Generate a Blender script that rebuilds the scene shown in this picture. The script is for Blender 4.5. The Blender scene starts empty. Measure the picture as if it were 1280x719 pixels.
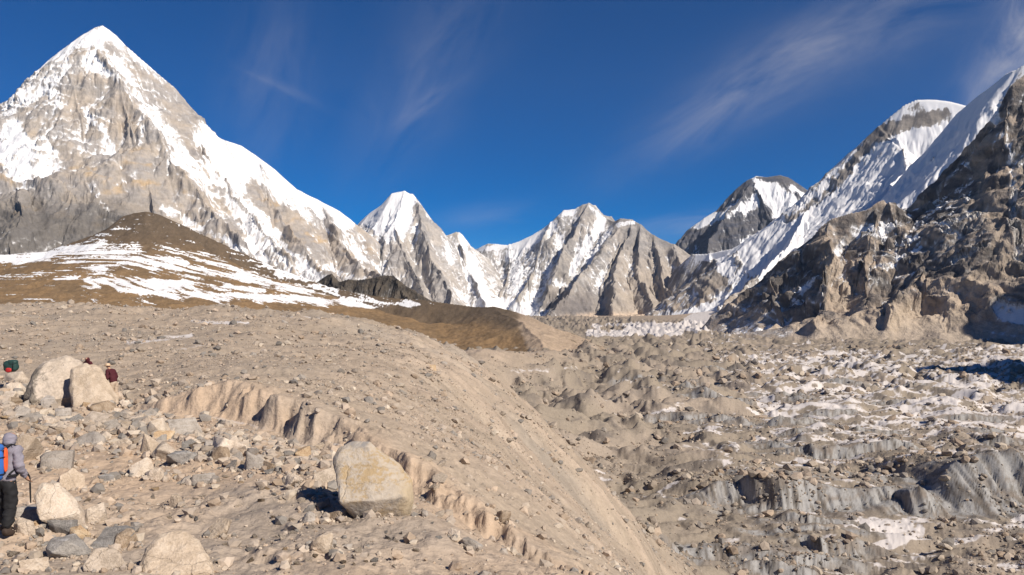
import bpy, bmesh, math, random
import numpy as np
from concurrent.futures import ThreadPoolExecutor
POOL = ThreadPoolExecutor(4)
from mathutils import Vector, Matrix, noise as mnoise

R = math.radians
random.seed(7)
C = bpy.context.scene.collection
sc = bpy.context.scene

# ------------------------------------------------------------------ camera, sky, sun, exposure
F = 995.0            # focal length in pixels of the 1280 wide photograph
HY = 386.0           # image row of the true horizon
cam_d = bpy.data.cameras.new('camera')
cam = bpy.data.objects.new('camera', cam_d)
C.objects.link(cam)
cam.location = (0, 0, 0)                      # world origin = eye of the photographer
cam.rotation_euler = (R(90), 0, 0)            # looking level along +Y
cam_d.sensor_width = 36.0
cam_d.lens = 36.0 * F / 1280.0
cam_d.shift_y = (HY - 359.5) / 1280.0
cam_d.clip_start = 0.1
cam_d.clip_end = 60000
sc.camera = cam

SUN_AZ, SUN_EL = 129.0, 38.0                  # clockwise from the view direction, above the horizon
sdir = Vector((math.sin(R(SUN_AZ)) * math.cos(R(SUN_EL)), math.cos(R(SUN_AZ)) * math.cos(R(SUN_EL)), math.sin(R(SUN_EL))))
sun_d = bpy.data.lights.new('sun', 'SUN')
sun_d.energy = 4.0
sun_d.angle = R(0.53)
sun_d.color = (1.0, 0.90, 0.77)
sun = bpy.data.objects.new('sun', sun_d)
C.objects.link(sun)
sun.rotation_euler = sdir.to_track_quat('Z', 'Y').to_euler()

w = bpy.data.worlds.new('World')
sc.world = w
w.use_nodes = True
nt = w.node_tree
nt.nodes.clear()
def nd(tree, kind, **kw):
    n = tree.nodes.new(kind)
    for k, v in kw.items():
        setattr(n, k, v)
    return n
def lk(tree, a, b):
    tree.links.new(a, b)
def mth(tree, op, a, b=None, c=None, clamp=False):
    n = nd(tree, 'ShaderNodeMath', operation=op, use_clamp=clamp)
    for i, v in enumerate((a, b, c)):
        if v is None:
            continue
        if isinstance(v, (int, float)):
            n.inputs[i].default_value = v
        else:
            tree.links.new(v, n.inputs[i])
    return n.outputs[0]
sky = nd(nt, 'ShaderNodeTexSky', sky_type='NISHITA', sun_disc=False)
sky.sun_elevation = R(SUN_EL)
sky.sun_rotation = R(SUN_AZ)
sky.altitude = 5300
sky.air_density = 1.0
sky.dust_density = 0.15
sky.ozone_density = 3.0
# cirrus: noise on the dome, combed along the wind
tc = nd(nt, 'ShaderNodeTexCoord')
sep = nd(nt, 'ShaderNodeSeparateXYZ')
lk(nt, tc.outputs['Generated'], sep.inputs[0])
ymax = mth(nt, 'MAXIMUM', sep.outputs[1], 0.05)
gx = mth(nt, 'DIVIDE', sep.outputs[0], ymax)
gz = mth(nt, 'DIVIDE', sep.outputs[2], ymax)
front = mth(nt, 'GREATER_THAN', sep.outputs[1], 0.06)
def cirrus(cx, cz, ang, length, width, seed, comb, strength):
    ca, sa = math.cos(R(ang)), math.sin(R(ang))
    dx = mth(nt, 'SUBTRACT', gx, cx)
    dz = mth(nt, 'SUBTRACT', gz, cz)
    al = mth(nt, 'ADD', mth(nt, 'MULTIPLY', dx, ca), mth(nt, 'MULTIPLY', dz, sa))
    ac = mth(nt, 'SUBTRACT', mth(nt, 'MULTIPLY', dz, ca), mth(nt, 'MULTIPLY', dx, sa))
    cmb = nd(nt, 'ShaderNodeCombineXYZ')
    lk(nt, mth(nt, 'MULTIPLY', al, 4.0), cmb.inputs[0])
    lk(nt, mth(nt, 'MULTIPLY', ac, comb), cmb.inputs[1])
    cmb.inputs[2].default_value = seed
    n = nd(nt, 'ShaderNodeTexNoise')
    n.inputs['Scale'].default_value = 1.6
    n.inputs['Detail'].default_value = 7
    n.inputs['Roughness'].default_value = 0.62
    n.inputs['Distortion'].default_value = 0.5
    lk(nt, cmb.outputs[0], n.inputs['Vector'])
    e = mth(nt, 'ADD', mth(nt, 'POWER', mth(nt, 'ABSOLUTE', mth(nt, 'DIVIDE', al, length)), 2.0),
            mth(nt, 'POWER', mth(nt, 'ABSOLUTE', mth(nt, 'DIVIDE', ac, width)), 2.0))
    g = mth(nt, 'EXPONENT', mth(nt, 'MULTIPLY', e, -1.0))
    v = mth(nt, 'MULTIPLY', mth(nt, 'SUBTRACT', n.outputs['Fac'], 0.30), 2.2, clamp=True)
    return mth(nt, 'MULTIPLY', mth(nt, 'MULTIPLY', v, g), strength)
def gp(px, py):
    return (px - 640) / F, (HY - py) / F
cl = None
for (px, py, ang, ln, wd, seed, comb, st) in (
        (960, 95, 32, .17, .035, 1.0, 16, .40), (1080, 40, 20, .16, .05, 9.0, 12, .22), (1275, 40, 62, .12, .035, 3.0, 13, .8),
        (528, 132, 38, .04, .010, 5.0, 24, .26), (345, 105, -25, .05, .006, 5.7, 30, .14), (330, 110, 75, .12, .05, 6.5, 9, .17),
        (850, 283, 8, .09, .014, 8.0, 26, .28), (600, 272, 6, .06, .016, 8.6, 20, .16), (540, 70, 60, .16, .06, 4.4, 9, .15)):
    cx, cz = gp(px, py)
    o = cirrus(cx, cz, ang, ln, wd, seed, comb, st)
    cl = o if cl is None else mth(nt, 'ADD', cl, o)
cl = mth(nt, 'MULTIPLY', cl, front, clamp=True)
mixc = nd(nt, 'ShaderNodeMix', data_type='RGBA')
lk(nt, cl, mixc.inputs['Factor'])
hsv = nd(nt, 'ShaderNodeHueSaturation')
hsv.inputs['Hue'].default_value = 0.507
hsv.inputs['Saturation'].default_value = 1.5
hsv.inputs['Value'].default_value = .74
lk(nt, sky.outputs[0], hsv.inputs['Color'])
lk(nt, hsv.outputs[0], mixc.inputs['A'])
mixc.inputs['B'].default_value = (5.2, 5.0, 5.2, 1)
bg = nd(nt, 'ShaderNodeBackground')
bg.inputs['Strength'].default_value = 0.075
lk(nt, mixc.outputs['Result'], bg.inputs['Color'])
wo = nd(nt, 'ShaderNodeOutputWorld')
lk(nt, bg.outputs[0], wo.inputs[0])

sc.view_settings.view_transform = 'Standard'
sc.view_settings.look = 'None'
sc.view_settings.exposure = 0.66
sc.view_settings.gamma = 1.0
sc.view_settings.use_curve_mapping = False

# ------------------------------------------------------------------ numpy noise
def h2(ix, iy, seed):
    a = ix.astype(np.int32).view(np.uint32) * np.uint32(374761393) + iy.astype(np.int32).view(np.uint32) * np.uint32(668265263) + np.uint32((int(seed) * 974634777) & 0xFFFFFFFF)
    a = (a ^ (a >> np.uint32(13))) * np.uint32(1274126177)
    a = (a ^ (a >> np.uint32(16))) * np.uint32(2246822519)
    return ((a ^ (a >> np.uint32(15))) & np.uint32(0xFFFFFF)) * (1.0 / 16777216.0)
def perlin(x, y, seed=0):
    ix, iy = np.floor(x), np.floor(y)
    fx, fy = x - ix, y - iy
    u = fx * fx * fx * (fx * (fx * 6 - 15) + 10)
    v = fy * fy * fy * (fy * (fy * 6 - 15) + 10)
    out = 0
    for dx in (0, 1):
        for dy in (0, 1):
            a = h2(ix + dx, iy + dy, seed) * 6.2831853
            g = np.cos(a) * (fx - dx) + np.sin(a) * (fy - dy)
            out = out + g * (u if dx else 1 - u) * (v if dy else 1 - v)
    return out * 1.5
def fbm(x, y, octv=5, gain=0.5, seed=0, lac=2.03):
    a, s, t = 1.0, 0, 0
    for i in range(octv):
        s = s + a * perlin(x + 17.3 * i, y - 9.1 * i, seed + i)
        t += a
        a *= gain
        x, y = x * lac, y * lac
    return s / t
def ridged(x, y, octv=5, gain=0.5, seed=0):
    a, s, t = 1.0, 0, 0
    for i in range(octv):
        n = 1 - np.abs(perlin(x + 5.3 * i, y + 7.7 * i, seed + i)) * 1.6
        s = s + a * n
        t += a
        a *= gain
        x, y = x * 2.03, y * 2.03
    return s / t
def sst(a, b, x):
    t = np.clip((x - a) / (b - a), 0, 1)
    return t * t * (3 - 2 * t)
def gully(x, y, dx, dy, octv=5, gain=0.45, seed=0, sharp=.7):
    """branching gullies that follow the fall line; dx, dy is the slope; returns about -1..1"""
    hx = 0; gx_ = np.zeros_like(x); gy_ = np.zeros_like(x); a = 1.0; tot = 0; f = 1.0
    for o in range(octv):
        ux, uy = dy + gy_, -(dx + gx_)
        L = np.sqrt(ux * ux + uy * uy) + 1e-6
        k = np.minimum(L, 1.0) / L
        ux, uy = ux * k, uy * k
        px, py = x * f, y * f
        ix, iy = np.floor(px), np.floor(py)
        fx, fy = px - ix, py - iy
        va = 0; vx = 0; wt = 0
        for i in (-1, 0, 1):
            for j in (-1, 0, 1):
                ox = h2(ix + i, iy + j, seed + o * 3) ; oy = h2(ix + i, iy + j, seed + o * 3 + 1)
                ax = fx - i - ox; ay = fy - j - oy
                wg = np.exp(-2.6 * (ax * ax + ay * ay))
                m = (ax * ux + ay * uy) * 6.2831853
                va = va + np.cos(m) * wg
                vx = vx - np.sin(m) * wg
                wt = wt + wg
        va = va / wt; vx = vx / wt
        va = va * (1 - sharp) + sharp * (1.3 - 2 * np.sqrt(np.clip((1 - va) * .5, 0, 1)))
        hx = hx + a * va
        tot += a
        gx_ = gx_ + a * f * vx * ux * 1.1
        gy_ = gy_ + a * f * vx * uy * 1.1
        a *= gain; f *= 2.0
    return hx / tot

def h3(ix, iy, iz, seed):
    a = ix.astype(np.int32).view(np.uint32) * np.uint32(374761393) + iy.astype(np.int32).view(np.uint32) * np.uint32(668265263) + iz.astype(np.int32).view(np.uint32) * np.uint32(2147483647 - 18) + np.uint32((int(seed) * 974634777) & 0xFFFFFFFF)
    a = (a ^ (a >> np.uint32(13))) * np.uint32(1274126177)
    a = (a ^ (a >> np.uint32(16))) * np.uint32(2246822519)
    return a ^ (a >> np.uint32(15))
def facet3(P, seed):
    """blocky fracture: the nearest cell of a jittered lattice gives each point a tilted flat face; about -1..1"""
    I = np.floor(P)
    best = np.full(len(P), 9.0); out = np.zeros(len(P))
    for i in (-1, 0, 1):
        for j in (-1, 0, 1):
            for k in (-1, 0, 1):
                c = [I[:, 0] + i, I[:, 1] + j, I[:, 2] + k]
                h = h3(c[0], c[1], c[2], seed)
                q = (h * np.uint32(2654435761)) ^ (h >> np.uint32(11))
                f = lambda v, sft: ((v >> np.uint32(sft)) & np.uint32(1023)) * (1 / 1023.0)
                dx = P[:, 0] - c[0] - f(h, 0); dy = P[:, 1] - c[1] - f(h, 10); dz = P[:, 2] - c[2] - f(h, 20)
                d = dx * dx + dy * dy + dz * dz
                m = d < best
                best = np.where(m, d, best)
                v = dx * (f(q, 0) - .5) + dy * (f(q, 10) - .5) + dz * (f(q, 20) - .5)
                out = np.where(m, v * 2.2 + (f(q, 5) - .5) * .7, out)
    return out
def tri2(x, y, seed):
    """noise of flat triangles with sharp creases, -1..1"""
    k = (x + y) * .3660254
    i, j = np.floor(x + k), np.floor(y + k)
    t = (i + j) * .2113249
    fx, fy = x - i + t, y - j + t
    # barycentric coordinates inside the skewed cell
    sx, sy = fx + (fx + fy) * .3660254, fy + (fx + fy) * .3660254
    up = sx > sy
    a, b = np.where(up, sx, sy), np.where(up, sy, sx)
    h0, h3_ = h2(i, j, seed), h2(i + 1, j + 1, seed)
    hm = h2(i + up, j + (~up), seed)
    return 2 * (h0 * (1 - a) + hm * (a - b) + h3_ * b) - 1
def at(px, py, Y):
    return np.array(((px - 640.0) / F * Y, Y, (HY - py) / F * Y))
def proj(X, Y, Z):
    return 640 + X / Y * F, HY - Z / Y * F

def strokes(px, py, lst, seed=3, warp=5.0, wf=0.05):
    """weights of broad strokes of snow (+) or bare rock (-) lying on a face"""
    wx = px + warp * fbm(px * wf, py * wf, 3, .6, seed)
    wy = py + warp * fbm(px * wf, py * wf, 3, .6, seed + 9)
    pos = np.zeros_like(px); neg = np.zeros_like(px)
    for (x0, y0, x1, y1, wd, wt) in lst:
        ex, ey = x1 - x0, y1 - y0
        t = np.clip(((wx - x0) * ex + (wy - y0) * ey) / (ex * ex + ey * ey + 1e-9), 0, 1)
        d = np.hypot(wx - x0 - t * ex, wy - y0 - t * ey)
        m = abs(wt) * (1 - sst(wd * .35, wd * 1.0, d))
        if wt > 0: pos = np.maximum(pos, m)
        else: neg = np.maximum(neg, m)
    return pos - neg

# ------------------------------------------------------------------ mesh helpers
def mesh_np(name, V, Fq, attrs=None, mat=None, smooth=True, parent=None):
    me = bpy.data.meshes.new(name)
    n = len(V); nf = len(Fq); k = Fq.shape[1]
    me.vertices.add(n)
    me.vertices.foreach_set('co', np.ascontiguousarray(V, dtype=np.float32).ravel())
    me.loops.add(nf * k)
    me.loops.foreach_set('vertex_index', np.ascontiguousarray(Fq, dtype=np.int32).ravel())
    me.polygons.add(nf)
    me.polygons.foreach_set('loop_start', np.arange(0, nf * k, k, dtype=np.int32))
    me.polygons.foreach_set('use_smooth', np.full(nf, smooth, dtype=bool))
    me.update(calc_edges=True)
    for an, av in (attrs or {}).items():
        if av.ndim == 1:
            a = me.attributes.new(an, 'FLOAT', 'POINT')
            a.data.foreach_set('value', np.ascontiguousarray(av, dtype=np.float32))
        else:
            a = me.attributes.new(an, 'FLOAT_COLOR', 'POINT')
            c4 = np.ones((n, 4), dtype=np.float32); c4[:, :3] = av
            a.data.foreach_set('color', c4.ravel())
    if mat: me.materials.append(mat)
    ob = bpy.data.objects.new(name, me)
    C.objects.link(ob)
    if parent: ob.parent = parent
    return ob
def grid_faces(nr, nc, keep=None):
    i = np.arange(nr * nc).reshape(nr, nc)
    f = np.stack([i[:-1, :-1], i[:-1, 1:], i[1:, 1:], i[1:, :-1]], -1).reshape(-1, 4)
    if keep is not None:
        k = keep[:-1, :-1] | keep[1:, 1:] | keep[:-1, 1:] | keep[1:, :-1]
        f = f[k.ravel()]
    return f
def compact(V, Fq, attrs):
    used = np.zeros(len(V), bool); used[Fq.ravel()] = True
    idx = np.cumsum(used) - 1
    return V[used], idx[Fq], {k: v[used] for k, v in attrs.items()}
def tag(o, label=None, cat=None, group=None, kind=None):
    if label: o['label'] = label
    if cat: o['category'] = cat
    if group: o['group'] = group
    if kind: o['kind'] = kind
    return o

# ------------------------------------------------------------------ materials
def noise_node(t, vec, scale, detail=4, rough=.55, dist=0.0):
    n = nd(t, 'ShaderNodeTexNoise')
    n.inputs['Scale'].default_value = scale
    n.inputs['Detail'].default_value = detail
    n.inputs['Roughness'].default_value = rough
    n.inputs['Distortion'].default_value = dist
    lk(t, vec, n.inputs['Vector'])
    return n.outputs['Fac']
def terrain_mat(name, s1, s2, bump1, bump2, snow_noise=.5, edge=.12, snow_col=(.74, .745, .765), contrast=.35, strata=None, snow_scale=None):
    """ground, rock and snow: base tint and snow cover come from the mesh, grain from noise; s = 1/metres"""
    m = bpy.data.materials.new(name); m.use_nodes = True
    t = m.node_tree; t.nodes.clear()
    out = nd(t, 'ShaderNodeOutputMaterial'); b = nd(t, 'ShaderNodeBsdfPrincipled')
    lk(t, b.outputs[0], out.inputs[0])
    co = nd(t, 'ShaderNodeTexCoord').outputs['Object']
    tint = nd(t, 'ShaderNodeAttribute', attribute_name='tint').outputs['Color']
    sn = nd(t, 'ShaderNodeAttribute', attribute_name='snow').outputs['Fac']
    n1 = noise_node(t, co, s1, 6, .6)
    n2 = noise_node(t, co, s2, 5, .6)
    mix = mth(t, 'ADD', mth(t, 'MULTIPLY', n1, .5), mth(t, 'MULTIPLY', n2, .5))
    if strata:
        mp = nd(t, 'ShaderNodeMapping')
        mp.inputs['Rotation'].default_value = strata[1]
        mp.inputs['Scale'].default_value = (.12, .12, 1)
        lk(t, co, mp.inputs[0])
        n3 = noise_node(t, mp.outputs[0], strata[0], 4, .6, .3)
        mix = mth(t, 'ADD', mth(t, 'MULTIPLY', mix, .7), mth(t, 'MULTIPLY', n3, .3))
    val = mth(t, 'MULTIPLY_ADD', mth(t, 'SUBTRACT', mix, .5), contrast * 4.5, 1.0)
    val = mth(t, 'MAXIMUM', val, .3)
    vm = nd(t, 'ShaderNodeVectorMath', operation='SCALE')
    lk(t, tint, vm.inputs[0]); lk(t, val, vm.inputs['Scale'])
    ns = noise_node(t, co, snow_scale or s2, 6, .65)
    sx = mth(t, 'ADD', sn, mth(t, 'MULTIPLY', mth(t, 'SUBTRACT', ns, .5), snow_noise * 2))
    mr = nd(t, 'ShaderNodeMapRange', interpolation_type='SMOOTHSTEP')
    lk(t, sx, mr.inputs['Value'])
    mr.inputs['From Min'].default_value = .5 - edge; mr.inputs['From Max'].default_value = .5 + edge
    mx = nd(t, 'ShaderNodeMix', data_type='RGBA')
    lk(t, mr.outputs[0], mx.inputs['Factor']); lk(t, vm.outputs[0], mx.inputs['A'])
    mx.inputs['B'].default_value = (*snow_col, 1)
    lk(t, mx.outputs['Result'], b.inputs['Base Color'])
    b.inputs['Roughness'].default_value = .92
    b.inputs['Specular IOR Level'].default_value = .15
    bp1 = nd(t, 'ShaderNodeBump'); bp1.inputs['Distance'].default_value = bump1
    bp2 = nd(t, 'ShaderNodeBump'); bp2.inputs['Distance'].default_value = bump2
    damp = mth(t, 'MULTIPLY_ADD', mr.outputs[0], -.75, 1.0)
    for bp in (bp1, bp2): lk(t, damp, bp.inputs['Strength'])
    lk(t, n1, bp1.inputs['Height']); lk(t, n2, bp2.inputs['Height'])
    lk(t, bp1.outputs[0], bp2.inputs['Normal']); lk(t, bp2.outputs[0], b.inputs['Normal'])
    return m
#==GROUND==
# ------------------------------------------------------------------ mountains: ridge networks with real distances
def seg_dist(X, Y, a, b):
    ex, ey = b[0] - a[0], b[1] - a[1]
    t = np.clip(((X - a[0]) * ex + (Y - a[1]) * ey) / (ex * ex + ey * ey + 1e-9), 0, 1)
    d = np.hypot(X - a[0] - t * ex, Y - a[1] - t * ey)
    return d, a[2] + t * (b[2] - a[2])
def ridge_z(X, Y, pts, s, s2, L):
    """roof of a ridge line: slope s near the crest easing to s2 beyond L metres"""
    best = np.full_like(X, -1e9); bd = np.zeros_like(X)
    P = [at(*p) for p in pts]
    for a, b in zip(P[:-1], P[1:]):
        d, zr = seg_dist(X, Y, a, b)
        z = zr - s2 * d - (s - s2) * L * (1 - np.exp(-d / L))
        m = z > best
        best = np.where(m, z, best); bd = np.where(m, d, bd)
    return best, bd
def smax(a, b, k):
    h = np.clip(.5 + .5 * (a - b) / k, 0, 1)
    return b + (a - b) * h + k * h * (1 - h)
def smin(a, b, k):
    return -smax(-a, -b, k)

def blur(Z, n):
    for ax in (0, 1):
        p = np.pad(Z, [(n, n) if k == ax else (0, 0) for k in (0, 1)], mode='edge')
        c = np.cumsum(p, axis=ax); c = np.insert(c, 0, 0, axis=ax)
        m = Z.shape[ax]; w_ = 2 * n + 1
        Z = ((c[w_:w_ + m] - c[:m]) if ax == 0 else (c[:, w_:w_ + m] - c[:, :m])) / w_
    return Z
JOBS = []
def mountain(name, px0, px1, nc, Y0, Y1, nr, spec, mat):
    JOBS.append((name, spec, mat, POOL.submit(mountain_calc, px0, px1, nc, Y0, Y1, nr, spec)))
def mountain_calc(px0, px1, nc, Y0, Y1, nr, spec):
    us = np.linspace((px0 - 640) / F, (px1 - 640) / F, nc)
    ys = np.linspace(Y0, Y1, nr)
    U, Y = np.meshgrid(us, ys); X = U * Y
    sc_ = spec['scale']; sd = spec['seed']
    def base(X, Y):
        wx = spec.get('warp', .06) * sc_ * fbm(X / sc_ * 2.2, Y / sc_ * 2.2, 4, .55, sd)
        wy = spec.get('warp', .06) * sc_ * fbm(X / sc_ * 2.2, Y / sc_ * 2.2, 4, .55, sd + 20)
        z = None; D = None
        for (kind, pts, s, s2, L) in spec['ridges']:
            k = 1.0 if kind == 'rib' else .25
            if kind == 'floor':
                continue
            zz, d = ridge_z(X + wx * k, Y + wy * k, pts, s, s2, L)
            if kind == 'sky':
                D = d if D is None else np.minimum(D, d)
            z = zz if z is None else smax(z, zz, spec.get('k', 18))
        return z, D
    Z, D = base(X, Y)
    e = sc_ * .01
    zx, _ = base(X + e, Y); zy, _ = base(X, Y + e)
    gxs, gys = (zx - Z) / e, (zy - Z) / e
    sm = sst(0, spec.get('crest', 160), D) * .9 + .1
    if 'grot' in spec:                                       # ribs that run askew to the fall line
        cr, sr = math.cos(R(spec['grot'])), math.sin(R(spec['grot']))
        gxs, gys = gxs * cr - gys * sr, gxs * sr + gys * cr
    g = gully(X / spec['gw'], Y / spec['gw'], gxs, gys, spec.get('goct', 5), spec.get('ggain', .5), sd)
    steep = np.clip(np.hypot(gxs, gys), .25, 1.3)
    if 'smz' in spec: sm = sm * (.06 + .94 * sst(*spec['smz'], Z + .06 * sc_ * fbm(X / 120, Y / 120, 3, .5, sd + 90)))
    Z1 = Z + spec['ga'] * g * sm * steep
    g2 = gully(X / spec['gw'] * 4.3, Y / spec['gw'] * 4.3, gxs * 1.2, gys * 1.2, 4, .6, sd + 7)
    Z1 = Z1 + spec['ga'] * spec.get('g2a', .17) * g2 * sm * steep
    rg = ridged(X / sc_ * 7, Y / sc_ * 7, 6, .55, sd + 40) - .62
    Z1 = Z1 + spec.get('ra', .012) * sc_ * rg * sm
    if 'terr' in spec:                                       # rock bands: ledges along the tilted strata
        ta, tw, tx, ty = spec['terr']
        q = (Z1 + tx * X + ty * Y + tw * 1.6 * fbm(X / sc_ * 5, Y / sc_ * 5, 4, .6, sd + 60)) / tw
        fq = q - np.floor(q)
        q2 = q * 2.7 + 3.1; f2 = q2 - np.floor(q2)
        Z1 = Z1 + ta * sm * ((sst(.0, .75, fq) - fq) + .45 * (sst(.0, .7, f2) - f2)) * (.3 + .7 * sst(-.3, .3, fbm(X / sc_ * 8, Y / sc_ * 8, 3, .5, sd + 66)))
    if 'extra' in spec:
        Z1 = spec['extra'](X, Y, Z1, D)
    px, py = proj(X, Y, Z1)
    # true slope and curvature of the finished face
    dzr = np.gradient(Z1, axis=0) / np.gradient(Y, axis=0)
    dzc = np.gradient(Z1, axis=1) / np.gradient(X, axis=1)
    zx_ = dzc; zy_ = dzr - dzc * U
    nz = 1 / np.sqrt(1 + zx_ ** 2 + zy_ ** 2)
    cv = np.clip((blur(Z1, 3) - Z1) / (sc_ * .004), -1, 1) * .6 + np.clip((blur(Z1, 9) - Z1) / (sc_ * .013), -1, 1) * .7
    snow = spec['snow'](X, Y, Z1, D, nz, g, px, py, zx_, zy_) + spec.get('cvw', .28) * cv * sm - spec.get('g2w', .26) * g2 - spec.get('g3w', .38) * gully(X / spec['gw'] * 13, Y / spec['gw'] * 13, gxs * 1.3, gys * 1.3, 3, .6, sd + 17)
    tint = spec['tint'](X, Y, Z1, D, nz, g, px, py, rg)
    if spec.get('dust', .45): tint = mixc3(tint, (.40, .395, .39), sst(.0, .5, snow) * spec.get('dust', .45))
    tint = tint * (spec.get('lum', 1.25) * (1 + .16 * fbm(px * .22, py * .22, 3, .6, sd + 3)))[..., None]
    keep = Z1 > spec.get('zcut', -110)
    V = np.stack([X, Y, Z1], -1).reshape(-1, 3)
    if 'facets' in spec:                                     # angular broken rock, pushed out along the face
        Zb = blur(blur(Z1, spec.get('nb', 5)), spec.get('nb', 5))
        bc = np.gradient(Zb, axis=1) / np.gradient(X, axis=1)
        by = np.gradient(Zb, axis=0) / np.gradient(Y, axis=0) - bc * U
        bn = 1 / np.sqrt(1 + bc ** 2 + by ** 2)
        Nn = np.stack([-bc * bn, -by * bn, bn], -1).reshape(-1, 3)
        tl = spec.get('tilt', (0, 0, 1, 1))                  # cells stretched along the bedding
        c1, s1 = math.cos(R(tl[0])), math.sin(R(tl[0]))
        q = np.stack([V[:, 0] * c1 + V[:, 2] * s1, V[:, 1], -V[:, 0] * s1 + V[:, 2] * c1], -1) * np.array((tl[1], tl[2], tl[3]))
        wv = np.stack([fbm(V[:, 0] / 60, V[:, 2] / 60, 3, .5, sd + 111), fbm(V[:, 1] / 60, V[:, 2] / 60, 3, .5, sd + 112), fbm(V[:, 0] / 60, V[:, 1] / 60, 3, .5, sd + 113)], -1)
        disp = 0
        for k_, (wl, am) in enumerate(spec['facets']):
            qq = (q + wv * wl * .25) / wl
            disp = disp + am * (spec.get('tri', .8) * tri2(qq[:, 0] + .45 * qq[:, 1], qq[:, 2] - .25 * qq[:, 1], sd + 140 + k_) + (1 - spec.get('tri', .8)) * facet3(qq, sd + 120 + k_))
        rockk = 1 - .75 * sst(.45, .75, snow.ravel())
        V = V + Nn * (disp * np.clip(sm.ravel() * 1.1, .12, 1) * rockk)[:, None]
        snow = snow - (disp / spec['facets'][0][1] * spec.get('fsn', .12)).reshape(snow.shape)
    V, Fq, at_ = compact(V, grid_faces(nr, nc, keep), {'snow': snow.ravel(), 'tint': tint.reshape(-1, 3)})
    return V, Fq, at_
def mixc3(a, b, t):
    return np.asarray(a) * (1 - t[..., None]) + np.asarray(b) * t[..., None]

ALL = PART_ALL = True
# ---- great pyramid on the left
def py_snow(X, Y, Z, D, nz, g, px, py, zx, zy):
    s = strokes(px, py, PY_STROKES, 5, 9, .035)
    f = fbm(X / 90, Y / 90, 5, .6, 77)
    st = fbm(px * .05 + py * .05, (py - px * .6) * .012, 4, .6, 81)
    base = .11 + .18 * sst(130, 20, py) - .35 * sst(215, 250, py) * sst(230, 170, px) + (nz - .58) * 1.3 - g * .2 + f * .5
    return base + s
PY_STROKES = [
    (128, 35, 60, 75, 16, .55), (128, 35, 205, 100, 9, .4), (120, 45, 115, 80, 17, .75), (115, 75, 150, 95, 15, .8), (140, 75, 165, 115, 12, .8),
    (160, 110, 190, 150, 13, .6), (185, 140, 230, 200, 14, .6), (222, 195, 270, 235, 16, .55), (190, 150, 225, 215, 8, .4),
    (60, 75, 8, 115, 16, .6), (8, 120, 60, 100, 16, .5), (60, 95, 8, 140, 12, .5), (20, 175, 45, 205, 30, .9), (10, 190, 35, 225, 24, .9), (50, 180, 75, 210, 12, .5),
    (105, 140, 130, 165, 8, .7), (125, 160, 140, 190, 8, .55), (60, 110, 80, 140, 12, .4), (85, 80, 60, 100, 10, .5), (150, 230, 178, 255, 5, .5), (115, 232, 135, 262, 6, .9),
    (180, 130, 175, 180, 5, .7),
    (262, 168, 300, 215, 30, 1.0), (300, 190, 350, 235, 30, 1.0), (345, 220, 430, 275, 18, .9), (270, 200, 330, 290, 26, .8), (300, 250, 330, 330, 16, .8),
    (320, 290, 400, 350, 16, .7), (330, 330, 400, 358, 14, .7), (370, 260, 440, 310, 10, .5), (420, 280, 450, 320, 8, .5), (330, 215, 380, 255, 14, .7), (205, 260, 320, 320, 7, .8), (380, 320, 440, 350, 8, .4),
    (320, 240, 355, 275, 20, -.9), (345, 262, 372, 300, 17, -.9), (405, 262, 420, 290, 9, -.5), (360, 290, 395, 330, 14, -.35), (395, 290, 440, 330, 12, -.3),
    (105, 110, 90, 140, 22, -.35), (150, 110, 165, 160, 22, -.4), (165, 180, 200, 230, 30, -.35), (90, 220, 200, 270, 40, -.4), (215, 130, 235, 175, 12, -.35), (195, 90, 235, 150, 12, -.15), (30, 150, 45, 170, 10, -.6), (230, 260, 270, 300, 22, -.3), (100, 60, 90, 68, 8, -.5), (105, 65, 118, 60, 6, -.5),
    (10, 260, 120, 300, 30, -.5)]
def py_tint(X, Y, Z, D, nz, g, px, py, rg):
    n = fbm(X / 260, (Y + Z) / 260, 4, .6, 31); n2 = fbm(X / 60, Z / 40, 4, .6, 33)
    t = mixc3((.27, .235, .20), (.215, .20, .19), sst(-.3, .3, n + .3 * n2))
    och = sst(.15, .45, fbm(X / 180, Z / 110, 4, .6, 35)) * sst(130, 230, py)
    t = mixc3(t, (.33, .23, .12), och[..., None][..., 0] * .6)
    dk = sst(.1, .5, fbm(X / 120, Z / 200, 4, .6, 39))
    t = mixc3(t, (.13, .12, .12), dk * .55)
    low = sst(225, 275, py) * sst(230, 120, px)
    return mixc3(t, (.085, .08, .075), low * .85)
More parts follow.
